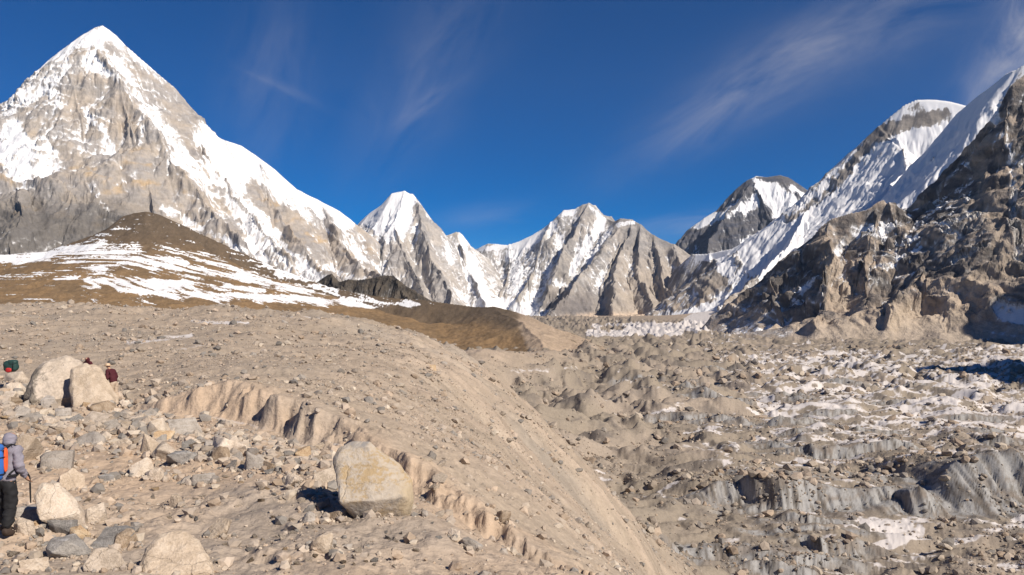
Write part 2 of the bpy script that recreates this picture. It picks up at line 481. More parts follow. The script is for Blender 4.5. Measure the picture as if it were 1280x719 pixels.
PUMORI = dict(scale=1500, seed=11, lum=1.4, facets=[(230, 26), (90, 11), (36, 5.5)], tilt=(30, .5, 1, 1.4), gw=560, ga=60, goct=6, ggain=.46, ra=.03, terr=(34, 95, .35, .1), crest=220, warp=.06, k=30, label='snow streaked rock pyramid, the tall pointed mountain on the left',
    ridges=[
    ('sky', [(-160, 260, 4900), (-60, 170, 5050), (8, 125, 5300), (30, 108, 5350), (45, 91, 5400), (60, 75, 5450), (75, 63, 5480), (90, 52, 5500), (105, 42, 5550), (118, 34, 5580), (128, 31, 5600), (145, 44, 5610), (160, 59, 5620), (175, 72, 5640), (190, 85, 5660), (205, 98, 5680), (220, 110, 5700), (232, 130, 5720), (243, 148, 5750), (258, 158, 5800), (266, 170, 5820), (285, 176, 5850), (303, 182, 5900), (322, 195, 5950), (345, 212, 6050), (370, 236, 6150), (400, 251, 6300), (425, 264, 6400), (440, 276, 6450), (470, 300, 6500)], 1.35, .95, 900),
    ('rib', [(128, 34, 5600), (120, 70, 5380), (150, 95, 5250), (185, 145, 5000), (215, 190, 4820), (245, 235, 4650), (285, 290, 4420), (330, 335, 4200)], 1.5, .9, 300),
    ('rib', [(105, 44, 5550), (85, 95, 5250), (60, 120, 5150), (40, 150, 5050), (0, 185, 4900), (-60, 250, 4700)], 1.6, .9, 250),
    ('rib', [(85, 97, 5250), (100, 150, 4950), (112, 200, 4750), (110, 240, 4500), (80, 290, 4200), (70, 340, 3900)], 1.3, .9, 250),
    ('rib', [(150, 97, 5250), (165, 160, 4950), (180, 220, 4700), (190, 270, 4450), (200, 320, 4150), (205, 360, 3900)], 1.35, .95, 200),
    ('rib', [(232, 132, 5720), (255, 185, 5450), (290, 240, 5150), (330, 290, 4850), (370, 335, 4500)], 1.5, .9, 300),
    ('rib', [(322, 200, 5950), (335, 250, 5600), (365, 290, 5300), (400, 335, 4900), (440, 360, 4600)], 1.4, .9, 300),
    ('rib', [(400, 253, 6300), (425, 300, 5900), (455, 335, 5500), (500, 365, 5000)], 1.4, .9, 300),
    ('rib', [(-40, 215, 4300), (40, 228, 4250), (85, 240, 4150), (110, 258, 4100), (150, 270, 4050), (200, 282, 4000), (260, 310, 3900)], 1.2, .8, 300),
    ('rib', [(20, 228, 4250), (30, 270, 3900), (20, 310, 3600)], 1.0, .8, 300),
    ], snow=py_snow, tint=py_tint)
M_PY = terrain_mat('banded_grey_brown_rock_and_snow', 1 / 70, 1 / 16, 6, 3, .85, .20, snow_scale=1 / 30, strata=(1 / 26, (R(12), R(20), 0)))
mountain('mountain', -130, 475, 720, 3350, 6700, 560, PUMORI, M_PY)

# ---- white fluted peak beyond it
LI_STROKES = [(505, 242, 470, 265, 16, 1.0), (510, 242, 500, 270, 18, 1.0), (525, 255, 540, 275, 5, .5), (455, 272, 500, 280, 12, .9), (470, 285, 500, 295, 9, .9), (480, 292, 490, 300, 8, .6), (575, 298, 590, 350, 9, .6), (555, 298, 565, 330, 6, .55), (590, 320, 605, 370, 8, .5), (520, 280, 530, 310, 10, .2), (600, 375, 690, 395, 12, .7), (560, 360, 600, 385, 8, .4),
    (520, 265, 550, 300, 14, -.5), (510, 320, 560, 370, 40, -.35), (570, 292, 580, 330, 5, -.5)]
def li_snow(X, Y, Z, D, nz, g, px, py, zx, zy):
    return .26 + (nz - .55) * 1.1 - g * .22 + fbm(X / 110, Y / 110, 5, .6, 91) * .4 + strokes(px, py, LI_STROKES, 6, 6, .05)
def grey_tint(X, Y, Z, D, nz, g, px, py, rg):
    n = fbm(X / 200, (Y + Z) / 200, 4, .6, 51)
    t = mixc3((.29, .265, .24), (.20, .19, .185), sst(-.3, .3, n))
    dk = sst(.12, .5, fbm(X / 150, Z / 170, 5, .6, 59))
    return mixc3(t, (.12, .115, .115), dk * .6)
LINGTREN = dict(scale=1800, seed=23, lum=1.42, facets=[(210, 22), (85, 11), (34, 5.5)], tilt=(-60, .6, 1, 1.2), gw=420, ga=55, terr=(20, 110, -.3, .1), goct=6, ggain=.5, ra=.022, crest=220, warp=.05, k=60, label='white fluted snow peak with a grey rock face',
    ridges=[
    ('sky', [(400, 320, 7400), (430, 300, 7300), (450, 276, 7150), (462, 265, 7100), (475, 256, 7050), (490, 241, 7000), (505, 239, 7000), (514, 243, 7000), (530, 262, 7020), (545, 281, 7050), (550, 290, 7060), (558, 294, 7080), (567, 291, 7100), (574, 290, 7100), (578, 293, 7120), (586, 306, 7200), (598, 314, 7300), (620, 330, 7500)], 1.35, .8, 500),
    ('rib', [(514, 244, 7000), (521, 268, 6800), (535, 300, 6500), (550, 335, 6200), (565, 365, 5900)], 1.6, 1.0, 300),
    ('rib', [(505, 242, 7000), (492, 280, 6650), (500, 310, 6400), (520, 345, 6100), (530, 372, 5800)], 1.4, 1.0, 300),
    ('rib', [(572, 292, 7100), (585, 325, 6750), (598, 355, 6400), (610, 378, 6100)], 1.6, 1.0, 300),
    ('rib', [(452, 278, 7150), (470, 310, 6700), (490, 345, 6200), (500, 372, 5800)], 1.4, 1.0, 300),
    ], snow=li_snow, tint=grey_tint)
M_LI = terrain_mat('grey_granite_and_snow', 1 / 80, 1 / 20, 7, 3, .85, .22, snow_scale=1 / 34, strata=(1 / 40, (R(8), R(-15), 0)))
mountain('mountain', 430, 660, 340, 5400, 7700, 380, LINGTREN, M_LI)

# ---- jagged ridge at the head of the valley
KH_STROKES = [(690, 285, 650, 310, 10, .6), (700, 270, 720, 262, 6, .7), (655, 305, 600, 310, 5, .8), (735, 260, 755, 275, 6, .5), (750, 280, 715, 340, 8, .75), (765, 285, 735, 330, 6, .6), (700, 300, 690, 340, 9, .4), (690, 350, 715, 365, 9, .6), (600, 330, 610, 370, 7, .5), (640, 320, 650, 360, 10, .5), (665, 380, 700, 372, 8, .5), (620, 380, 690, 395, 14, .8), (640, 365, 680, 375, 8, .5), (775, 280, 790, 278, 5, .7), (755, 345, 745, 365, 9, .4), (780, 310, 790, 345, 4, .3), (835, 320, 850, 350, 6, .5),
    (725, 262, 740, 270, 10, -.5), (770, 280, 800, 320, 20, -.3), (800, 300, 860, 340, 30, -.3), (700, 385, 800, 400, 40, -.7), (810, 360, 850, 390, 30, -.4), (715, 290, 700, 350, 9, -.4)]
def kh_snow(X, Y, Z, D, nz, g, px, py, zx, zy):
    return .17 + (nz - .55) * 1.1 - g * .26 - .22 * sst(760, 800, px) + fbm(X / 120, Y / 120, 5, .6, 191) * .38 + strokes(px, py, KH_STROKES, 8, 6, .05)
def kh_tint(X, Y, Z, D, nz, g, px, py, rg):
    t = grey_tint(X, Y, Z, D, nz, g, px, py, rg)
    t = mixc3(t, (.30, .255, .21), sst(300, 350, py) * sst(740, 790, px) * .6)
    mor = sst(388, 398, py + 4 * fbm(X / 60, Y / 60, 3, .6, 5)) * sst(690, 720, px)
    t = mixc3(t, (.42, .335, .26), mor)
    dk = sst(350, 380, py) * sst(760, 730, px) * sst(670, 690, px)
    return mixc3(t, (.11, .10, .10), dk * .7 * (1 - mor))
KHUMBU = dict(scale=1800, seed=37, lum=1.25, facets=[(210, 26), (85, 14), (34, 7)], tilt=(-60, .6, 1, 1.2), gw=380, ga=62, terr=(20, 120, -.2, .1), goct=6, ggain=.5, ra=.022, crest=200, warp=.045, k=55, label='jagged grey ridge closing the head of the valley',
    ridges=[
    ('sky', [(560, 330, 7900), (590, 314, 7700), (600, 309, 7600), (610, 304, 7550), (635, 306, 7500), (650, 301, 7480), (665, 294, 7450), (678, 287, 7430), (690, 277, 7400), (699, 268, 7380), (704, 263, 7380), (718, 261, 7370), (728, 256, 7360), (735, 254, 7350), (744, 257, 7340), (752, 266, 7330), (757, 271, 7320), (764, 270, 7310)], 1.3, .72, 450),
    ('sky', [(757, 272, 7320), (768, 276, 7150), (775, 273, 7000), (788, 274, 6980), (798, 279, 6950), (808, 287, 6920), (818, 294, 6880), (828, 299, 6850), (838, 304, 6820), (850, 310, 6800), (862, 318, 6750), (885, 335, 6600), (920, 365, 6300)], 1.3, .7, 400),
    ('rib', [(780, 275, 7000), (765, 295, 6800), (748, 320, 6550), (730, 345, 6250), (710, 368, 5900), (690, 390, 5600), (680, 404, 5300)], 1.3, .8, 400),
    ('rib', [(735, 256, 7350), (722, 280, 7150), (706, 310, 6900), (697, 340, 6650), (690, 360, 6450)], 1.6, 1.0, 300),
    ('rib', [(690, 279, 7400), (675, 310, 7100), (662, 345, 6800), (650, 372, 6500)], 1.5, 1.0, 300),
    ('rib', [(635, 308, 7500), (635, 340, 7150), (625, 370, 6700)], 1.5, 1.0, 300),
    ('rib', [(800, 281, 6950), (800, 310, 6650), (805, 345, 6300), (815, 378, 5900)], 1.4, .85, 250),
    ('rib', [(820, 296, 6880), (826, 325, 6550), (835, 355, 6200), (845, 378, 5900)], 1.4, .85, 250),
    ('rib', [(842, 306, 6800), (852, 330, 6500), (862, 355, 6200), (868, 376, 5950)], 1.4, .85, 250),
    ('rib', [(790, 276, 6980), (778, 320, 6550), (770, 355, 6150), (765, 385, 5700)], 1.4, .85, 250),
    ('rib', [(715, 404, 5150), (740, 400, 5200), (790, 397, 5300), (840, 394, 5400), (870, 388, 5500)], .9, .35, 100),
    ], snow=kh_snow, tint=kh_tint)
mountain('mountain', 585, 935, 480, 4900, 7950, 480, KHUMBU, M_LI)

# ---- dark far peak above the pass
CH_STROKES = [(950, 228, 975, 265, 14, .9), (965, 240, 990, 255, 16, .9), (970, 255, 980, 268, 8, .7), (930, 262, 945, 250, 9, .9), (915, 262, 940, 258, 8, .7), (875, 280, 910, 268, 9, .8), (900, 272, 925, 255, 7, .6), (865, 284, 880, 280, 5, .6), (938, 290, 928, 310, 5, .7), (885, 302, 905, 290, 4, .5), (990, 235, 1005, 245, 5, .6),
    (955, 262, 955, 275, 14, -.6), (860, 295, 900, 300, 14, -.6), (900, 285, 940, 285, 18, -.5), (960, 285, 980, 290, 18, -.5), (920, 240, 940, 228, 8, -.6), (950, 222, 985, 225, 5, -.7)]
def ch_snow(X, Y, Z, D, nz, g, px, py, zx, zy):
    return .13 + (nz - .58) * 1.3 - g * .25 + fbm(X / 150, Y / 150, 5, .6, 291) * .35 + strokes(px, py, CH_STROKES, 9, 4, .06)
def ch_tint(X, Y, Z, D, nz, g, px, py, rg):
    n = fbm(X / 300, Z / 60, 4, .6, 61)
    return mixc3((.075, .08, .10), (.125, .12, .125), sst(-.3, .3, n))
CHANG = dict(scale=2600, seed=41, facets=[(190, 26), (80, 12)], tilt=(5, .4, 1, 1.6), gw=600, ga=120, goct=5, ggain=.5, ra=.02, crest=250, warp=.03, k=20, lum=.9, label='dark distant peak with a snow bowl above the pass',
    ridges=[
    ('sky', [(820, 345, 11200), (845, 312, 11150), (853, 298, 11100), (858, 288, 11100), (870, 279, 11080), (880, 272, 11060), (895, 263, 11050), (907, 250, 11040), (920, 237, 11020), (934, 225, 11000), (945, 220, 11000), (960, 221, 11000), (975, 219, 11000), (986, 222, 11000), (1000, 231, 11050), (1012, 239, 11100), (1040, 262, 11200), (1090, 300, 11300)], 1.3, 1.0, 900),
    ('rib', [(945, 221, 11000), (950, 245, 10700), (958, 270, 10400), (975, 295, 10100), (990, 320, 9800)], 1.4, 1.0, 300),
    ('rib', [(945, 222, 11000), (925, 250, 10700), (905, 275, 10400), (890, 300, 10100)], 1.3, 1.0, 300),
    ('rib', [(986, 224, 11000), (1000, 250, 10700), (1005, 280, 10300)], 1.3, 1.0, 300),
    ], snow=ch_snow, tint=ch_tint)
M_CH = terrain_mat('dark_banded_rock_and_snow', 1 / 120, 1 / 30, 9, 4, .5, .16, strata=(1 / 60, (R(4), R(10), 0)))
mountain('mountain', 830, 1080, 340, 9400, 11600, 300, CHANG, M_CH)

# ---- pass and the long snow slope on the right
WS_STROKES = [(1105, 150, 1190, 126, 7, 1.0), (1150, 122, 1205, 130, 8, 1.0), (930, 310, 1010, 280, 18, .9), (880, 318, 960, 302, 10, 1.0), (1000, 280, 1080, 215, 16, .6), (1020, 300, 1110, 230, 30, .9), (1080, 250, 1180, 190, 40, 1.0), (1150, 200, 1215, 140, 34, 1.0), (1100, 180, 1160, 172, 14, .7), (1215, 130, 1262, 95, 14, .9), (1240, 130, 1250, 110, 8, .8), (940, 330, 1000, 300, 22, .9), (960, 345, 1040, 305, 26, .9), (1000, 345, 1060, 300, 20, .7), (905, 330, 935, 360, 14, .9), (880, 345, 870, 365, 8, .5), (900, 375, 960, 350, 10, .5), (850, 400, 900, 385, 14, .9), (1150, 245, 1190, 225, 18, 1.0),
    (1095, 172, 1150, 140, 14, -1.3), (1150, 150, 1185, 145, 12, -1.2), (1085, 182, 1030, 245, 6, -.9), (1060, 215, 1020, 255, 6, -.9), (1020, 250, 985, 275, 5, -.8), (1015, 275, 990, 310, 9, -.5), (1030, 280, 1050, 262, 8, -.7), (885, 330, 875, 345, 9, -.6), (925, 320, 920, 350, 6, -.6), (880, 360, 900, 350, 14, -.6), (940, 350, 930, 375, 14, -.5), (1165, 200, 1172, 192, 4, -1.2), (1200, 170, 1212, 155, 3, -1.0)]
def ws_snow(X, Y, Z, D, nz, g, px, py, zx, zy):
    low = sst(322, 345, py) * sst(960, 925, px)
    return .62 + (nz - .6) * .5 - g * .10 - .42 * low + low * .5 * fbm(X / 60, Y / 60, 4, .6, 399) + fbm(X / 90, Y / 90, 5, .6, 391) * .22 + strokes(px, py, WS_STROKES, 12, 9, .09)
def ws_tint(X, Y, Z, D, nz, g, px, py, rg):
    n = fbm(X / 140, Z / 90, 4, .6, 71)
    t = mixc3((.21, .19, .17), (.13, .12, .115), sst(-.3, .3, n))
    return mixc3(t, (.34, .27, .20), sst(330, 390, py) * sst(960, 900, px) * .5)
WSH = dict(scale=1500, seed=53, facets=[(120, 18), (50, 9), (22, 4)], tilt=(-40, .6, 1, 1.2), gw=330, ga=48, goct=6, ggain=.5, ra=.016, crest=260, warp=.03, k=30, label='snow covered mountain shoulder and pass on the right',
    ridges=[
    ('sky', [(845, 335, 6300), (865, 318, 6150), (890, 316, 6000), (915, 311, 5850), (935, 305, 5700), (955, 292, 5600), (970, 280, 5550), (985, 266, 5500), (1000, 250, 5450), (1015, 236, 5400), (1030, 221, 5350), (1045, 206, 5300), (1060, 192, 5250), (1075, 180, 5200), (1090, 167, 5150), (1102, 155, 5120), (1115, 143, 5100), (1130, 131, 5080), (1148, 124, 5050), (1170, 124, 5000), (1190, 127, 4950), (1207, 131, 4900), (1240, 150, 4850)], 1.7, 1.15, 400),
    ('sky', [(1130, 235, 4000), (1160, 195, 4050), (1180, 165, 4100), (1196, 141, 4100), (1210, 129, 4050), (1222, 119, 4000), (1235, 110, 3950), (1247, 101, 3900), (1258, 92, 3850), (1268, 88, 3800), (1280, 80, 3780), (1330, 50, 3700), (1420, 10, 3600)], 1.35, .9, 400),
    ('rib', [(1100, 158, 5120), (1130, 185, 4800), (1130, 215, 4500), (1080, 262, 4200), (1030, 308, 3900), (970, 352, 3600), (925, 388, 3400)], 1.1, .75, 300),
    ('rib', [(1030, 224, 5350), (1010, 265, 5000), (985, 308, 4600), (945, 347, 4200), (905, 387, 3900)], 1.3, .85, 300),
    ('rib', [(920, 312, 5850), (925, 335, 5500), (920, 360, 5100), (905, 388, 4600)], 1.5, 1.0, 300),
    ('rib', [(885, 318, 6000), (890, 340, 5700), (888, 365, 5350), (885, 392, 4900)], 1.3, 1.0, 300),
    ], snow=ws_snow, tint=ws_tint)
M_WS = terrain_mat('snow_slope_and_dark_rock', 1 / 60, 1 / 14, 4, 2, .4, .16)
mountain('mountain', 740, 1400, 760, 3100, 6500, 520, WSH, M_WS)

# ---- brown crags of the spur at the right
SP_STROKES = [(1070, 290, 1100, 285, 14, .6), (1075, 295, 1120, 275, 6, .5), (1180, 285, 1235, 275, 8, .6), (1180, 290, 1200, 300, 7, .5), (1195, 335, 1240, 320, 5, .6), (1090, 340, 1120, 330, 5, .5), (1090, 355, 1140, 340, 5, .5), (1120, 320, 1150, 310, 5, .5), (1030, 330, 1060, 300, 9, .4), (1000, 360, 1030, 340, 6, .4), (1250, 170, 1275, 200, 12, .3), (1262, 220, 1275, 330, 8, .6), (1250, 110, 1240, 150, 8, .8), (1228, 145, 1235, 135, 8, .7), (1205, 205, 1215, 190, 6, .9), (1100, 380, 1150, 362, 4, .4), (1130, 295, 1150, 300, 8, .3), (1150, 130, 1262, 90, 14, 1.0), (1255, 390, 1290, 400, 18, 1.0),
    (1215, 180, 1230, 240, 26, -.6), (1250, 220, 1255, 340, 18, -.8), (1100, 380, 1250, 360, 60, -.3), (1020, 410, 1200, 420, 40, -.8), (1050, 370, 1080, 410, 24, -.8)]
def sp_snow(X, Y, Z, D, nz, g, px, py, zx, zy):
    shade = sst(.1, 1.0, -(zx * .76 - zy * .65) * -1)       # slopes turned from the midday sun keep their snow
    return .03 + (nz - .6) * .9 - g * .1 + fbm((X - .8 * Z) / 60, (Z + .7 * X) / 16, 5, .65, 491) * .6 + strokes(px, py, SP_STROKES, 15, 5, .05)
def sp_tint(X, Y, Z, D, nz, g, px, py, rg):
    n = fbm(X / 90, Z / 60, 5, .6, 81)
    t = mixc3((.27, .22, .175), (.16, .14, .125), sst(-.3, .3, n))
    t = mixc3(t, (.06, .057, .058), sst(-.02, .2, fbm(X / 110 + 3, Z / 60 + X / 160, 5, .75, 83) + .10) * sst(415, 370, py) * .85)
    scree = sst(385, 420, py + 22 * fbm(X / 70, Y / 70, 3, .6, 87)) 
    t = mixc3(t, (.27, .228, .188), scree)
    chute = strokes(px, py, [(1040, 325, 1085, 425, 15, 1), (1110, 400, 1190, 390, 22, 1), (1165, 395, 1235, 350, 14, .8), (960, 400, 1010, 410, 14, .8), (1215, 180, 1225, 250, 13, .6), (1240, 260, 1262, 350, 14, .7), (1075, 350, 1065, 400, 8, .8)], 31, 7, .07)
    return mixc3(t, (.30, .25, .20), np.clip(chute, 0, 1) * .8)
SPUR = dict(smooth=False, scale=700, seed=67, grot=-38, facets=[(150, 38), (62, 21), (27, 12), (12, 5.5)], tri=.95, nb=9, tilt=(50, .45, .8, 1.25), fsn=.22, gw=260, ga=32, goct=5, ggain=.5, ra=.014, g2a=.2, lum=1.4, smz=(-62, 10), crest=80, warp=.09, k=12, label='dark brown craggy rock spur above the glacier on the right',
    ridges=[
    ('sky', [(860, 425, 2500), (885, 415, 2480), (905, 404, 2450), (930, 385, 2420), (950, 366, 2400), (970, 345, 2380), (990, 325, 2360), (1010, 302, 2340), (1025, 285, 2330), (1040, 273, 2320), (1060, 266, 2310), (1085, 260, 2300), (1096, 252, 2300), (1102, 250, 2300), (1112, 262, 2300), (1135, 262, 2300), (1165, 248, 2290), (1190, 235, 2280), (1205, 215, 2270), (1215, 195, 2260), (1225, 175, 2250), (1240, 145, 2240), (1255, 120, 2230), (1266, 104, 2220), (1282, 92, 2220), (1310, 120, 2260), (1360, 170, 2330), (1420, 210, 2400)], 2.2, .85, 130),
    ('rib', [(1102, 252, 2300), (1115, 285, 2200), (1140, 320, 2080), (1180, 350, 1950), (1200, 385, 1830), (1195, 415, 1750)], 1.15, .75, 90),
    ('rib', [(1040, 275, 2320), (1045, 310, 2200), (1030, 345, 2080), (1020, 380, 1960), (1030, 412, 1830)], 1.1, .75, 90),
    ('rib', [(1215, 197, 2260), (1225, 250, 2130), (1250, 300, 2020), (1245, 345, 1920), (1215, 380, 1820)], 1.5, .85, 120),
    ('rib', [(1165, 250, 2290), (1170, 290, 2180), (1160, 330, 2060), (1130, 370, 1900), (1110, 408, 1790)], 1.15, .75, 90),
    ('rib', [(985, 330, 2360), (980, 360, 2260), (960, 390, 2150), (940, 415, 2020)], 1.3, .7, 100),
    ('rib', [(1258, 122, 2225), (1262, 180, 2130), (1290, 250, 2020), (1310, 320, 1900), (1310, 385, 1760)], 1.7, .9, 110),
    ('rib', [(900, 418, 2050), (950, 412, 1960), (1005, 408, 1900), (1050, 398, 1890), (1085, 396, 1870), (1130, 402, 1830), (1180, 394, 1820), (1225, 386, 1840), (1300, 396, 1800)], .55, .42, 60),
    ('rib', [(1085, 262, 2300), (1085, 310, 2170), (1085, 355, 2030), (1080, 395, 1870)], 1.15, .75, 90),
    ], snow=sp_snow, tint=sp_tint, zcut=-95)
M_SP = terrain_mat('brown_crag_rock', 1 / 30, 1 / 9, 9, 3.5, .6, .14, strata=(1 / 10, (R(20), R(25), 0)))
mountain('mountain', 850, 1400, 720, 1500, 2600, 480, SPUR, M_SP)

# ---- brown hill with snow bands
BH_STROKES = [(-40, 322, 60, 318, 11, 1.2), (20, 322, 130, 305, 10, 1.2), (80, 310, 170, 312, 13, 1.0), (130, 318, 230, 330, 9, .9), (150, 325, 300, 345, 7, .8), (70, 348, 130, 338, 6, .9), (0, 346, 90, 340, 4, .8), (110, 352, 240, 360, 7, .9), (150, 362, 290, 372, 8, .95), (160, 350, 330, 362, 5, .8), (230, 368, 400, 376, 8, 1.1), (300, 372, 470, 380, 9, 1.2), (380, 378, 520, 380, 6, 1.1), (200, 310, 350, 352, 4, .7), (230, 318, 380, 362, 4, .7), (260, 340, 420, 372, 5, .7), (240, 285, 330, 325, 5, .8), (330, 330, 420, 366, 6, .9), (150, 280, 170, 290, 5, .4), (110, 298, 150, 285, 5, .5), (190, 300, 260, 320, 4, .5), (590, 382, 610, 384, 3, .5)]
def bh_snow(X, Y, Z, D, nz, g, px, py, zx, zy):
    tl = Z + .26 * np.maximum(X + 640, 0)
    st = fbm(X / 80 - Z / 60, tl / 3.6, 6, .68, 601)
    return -.10 + .05 * sst(295, 310, py) * sst(386, 376, py) + st * 1.75 + strokes(px, py, BH_STROKES, 18, 5, .035) * .62 + .25 * sst(300, 330, py) * sst(378, 368, py) * sst(60, 140, px) + sst(345, 300, py) * (-.02 + .55 * fbm(X / 14 - Z / 9, Z / 4 + X / 22, 4, .7, 611)) - .5 * sst(378, 392, py) + .35 * sst(300, 318, py) * sst(338, 326, py) * sst(150, 90, px)
def bh_tint(X, Y, Z, D, nz, g, px, py, rg):
    n = fbm(X / 60, Y / 60, 5, .6, 93)
    t = mixc3((.225, .148, .08), (.175, .12, .07), sst(-.3, .3, n))
    rock = np.maximum(sst(40, 5, D * .3 + 12 * n) * sst(110, 160, px) * .9, .95 * sst(340, 285, py + 24 * n))
    rock = np.maximum(rock, sst(12, -12, np.abs(py - (388 + (px - 610) * .32)) - 16 + 14 * n) * sst(540, 590, px) * sst(705, 670, px))
    t = mixc3(t, (.085, .07, .057), np.clip(rock, 0, 1) * .8)
    sc_ = sst(640, 655, px + 10 * n) * sst(0, 8, (px - 640) - (py - 400) * .5 + 8 * n)
    t = mixc3(t, (.36, .28, .21), np.clip(sc_, 0, 1) * .9)
    return mixc3(t, (.10, .08, .055), sst(.1, .35, fbm(X / 30, Y / 30, 4, .6, 96)) * sst(690, 720, px) * .8)
def bh_extra(X, Y, Z, D):
    return Z + 5 * fbm(X / 60, Y / 60, 5, .55, 97) * sst(0, 60, D) + .9 * fbm(X / 9, Y / 9, 4, .6, 98)
HILL = dict(scale=400, seed=71, gw=150, ga=9, goct=4, ggain=.5, ra=.012, crest=40, warp=.03, k=24, lum=1.0, g2w=0, g3w=0, cvw=0, dust=0, label='brown grassy hill with bands of snow below the pyramid',
    ridges=[
    ('sky', [(-160, 325, 1500), (-60, 320, 1500), (10, 318, 1500), (60, 314, 1500), (90, 303, 1500), (120, 292, 1500), (140, 283, 1500), (155, 270, 1500), (168, 266, 1500), (185, 264, 1500), (200, 268, 1500), (230, 282, 1500), (260, 296, 1500), (290, 310, 1500), (320, 324, 1500), (350, 336, 1490), (380, 347, 1480), (410, 358, 1470), (440, 365, 1460), (470, 370, 1450), (500, 373, 1440), (530, 375, 1420), (560, 379, 1400), (590, 383, 1380), (620, 387, 1350), (645, 391, 1320), (665, 398, 1300), (690, 411, 1280), (715, 424, 1260), (740, 436, 1240), (770, 452, 1220)], .95, .24, 110),
    ('rib', [(620, 388, 1350), (650, 405, 1220), (670, 425, 1120), (680, 440, 1050)], .36, .28, 60),
    ], snow=bh_snow, tint=bh_tint, extra=bh_extra, zcut=-90)
M_BH = terrain_mat('brown_grass_and_snow_bands', 1 / 12, 1 / 2.5, 1.0, .4, .45, .14, snow_scale=1 / 3.5)
mountain('hill', -140, 790, 800, 700, 1560, 330, HILL, M_BH)
# ---- dark craggy outcrop behind the hill's right shoulder
def oc_snow(X, Y, Z, D, nz, g, px, py, zx, zy):
    return -.3 + fbm(X / 30, Y / 30, 4, .6, 33) * .3
def oc_tint(X, Y, Z, D, nz, g, px, py, rg):
    return mixc3((.10, .085, .07), (.05, .047, .045), sst(-.2, .3, fbm(X / 25, Z / 20, 5, .6, 44)))
OUT = dict(scale=260, seed=73, gw=70, ga=22, goct=5, ggain=.55, ra=.05, crest=25, warp=.1, k=6, lum=1.0, label='black craggy rock outcrop behind the snowy hillside',
    ridges=[
    ('sky', [(385, 360, 1850), (398, 350, 1840), (408, 344, 1830), (416, 342, 1820), (425, 352, 1810), (436, 349, 1800), (450, 350, 1790), (465, 347, 1780), (480, 344, 1770), (492, 345, 1760), (505, 355, 1740), (520, 366, 1720), (545, 380, 1700)], 1.2, .7, 60),
    ('rib', [(484, 345, 1770), (500, 362, 1690), (510, 378, 1640)], 1.2, .7, 60),
    ('rib', [(416, 343, 1820), (422, 362, 1720), (425, 378, 1640)], 1.2, .7, 60),
    ], snow=oc_snow, tint=oc_tint, zcut=-60)
mountain('rock_outcrop', 370, 560, 260, 1520, 1960, 170, OUT, M_SP)

# ---- the valley's east wall, beyond the right edge of the picture: its crest throws the shade that lies on the glacier
def east_wall():
    xs = np.arange(900, 2500, 14.0); ys = np.arange(-300, 2250, 14.0)
    X, Y = np.meshgrid(xs, ys)
    P = [(1700, 1900, 300), (1640, 1650, 460), (1618, 1330, 565), (1600, 1050, 400), (1480, 760, 440), (1340, 430, 600), (1318, 300, 730), (1305, 210, 800), (1295, 110, 640), (1290, -300, 420)]
    Z = np.full_like(X, -1e9)
    for a, b in zip(P[:-1], P[1:]):
        d, zr = seg_dist(X + 40 * fbm(X / 200, Y / 200, 4, .6, 5), Y, a, b)
        Z = np.maximum(Z, zr - 1.15 * d)
    Z = np.maximum(Z + 45 * (ridged(X / 160, Y / 160, 5, .55, 9) - .62), -130)
    n = fbm(X / 60, Y / 60, 4, .6, 15)
    t = mixc3((.27, .22, .175), (.13, .115, .10), sst(-.3, .3, n))
    V, Fq, at_ = compact(np.stack([X, Y, Z], -1).reshape(-1, 3), grid_faces(len(ys), len(xs), Z > -95), {'snow': (-.1 + .8 * fbm(X / 50, Y / 50, 4, .6, 16)).ravel(), 'tint': t.reshape(-1, 3)})
    tag(mesh_np('mountain', V, Fq, at_, M_SP), 'rocky wall along the right side of the glacier', None, None, 'structure')
east_wall()
def build_mountains():
    for name, spec, mat, job in JOBS:
        V, Fq, at_ = job.result()
        tag(mesh_np(name, V, Fq, at_, mat, spec.get('smooth', True)), spec.get('label'), None, None, 'structure')
build_mountains()
# ------------------------------------------------------------------ the ground: moraine bench, moraine wall, glacier
SCARP = [(150, 510, 34, .05), (190, 512, 33, .30), (250, 518, 32, 1.15), (300, 522, 31, 1.35), (350, 535, 29, 1.4), (400, 550, 27, 1.25), (440, 562, 25, .95), (480, 574, 24, 1.0), (520, 590, 22.5, .85), (560, 612, 21, .8), (600, 638, 20, .7), (640, 662, 19, .6), (680, 690, 18.4, .4), (720, 716, 18, .2)]
SC = [(*at(a, b, c)[:2], h) for a, b, c, h in SCARP]
def scarp(X, Y):
    best = np.full_like(X, 1e9); side = np.zeros_like(X); hh = np.zeros_like(X)
    for a, b in zip(SC[:-1], SC[1:]):
        ex, ey = b[0] - a[0], b[1] - a[1]
        t = np.clip(((X - a[0]) * ex + (Y - a[1]) * ey) / (ex * ex + ey * ey), 0, 1)
        d = np.hypot(X - a[0] - t * ex, Y - a[1] - t * ey)
        s = np.sign(ex * (Y - a[1]) - ey * (X - a[0]))
        m = d < best
        best = np.where(m, d, best); side = np.where(m, s, side); hh = np.where(m, a[2] + t * (b[2] - a[2]), hh)
    return best * side, hh
def scarp_z(X, Y, detail=True):
    sd, h = scarp(X, Y)
    if detail:
        fl = ridged(X * 3.4 + .3 * Y, Y * .3, 4, .6, 400) - .6
        wv_ = .6 + .8 * sst(-.3, .3, fbm(X * .6, Y * .6, 3, .5, 406))
        sd = sd + .06 * fl + .20 * fbm(X * 2.2, Y * .9, 5, .62, 404) + .45 * fbm(X * .35, Y * .35, 5, .6, 402)
    wd = (.2 + .8 * h) * (wv_ if detail else 1)
    return h * sst(-.1, wd, sd) * np.exp(-np.clip(sd - 3, 0, None) / 14.0), sd, h
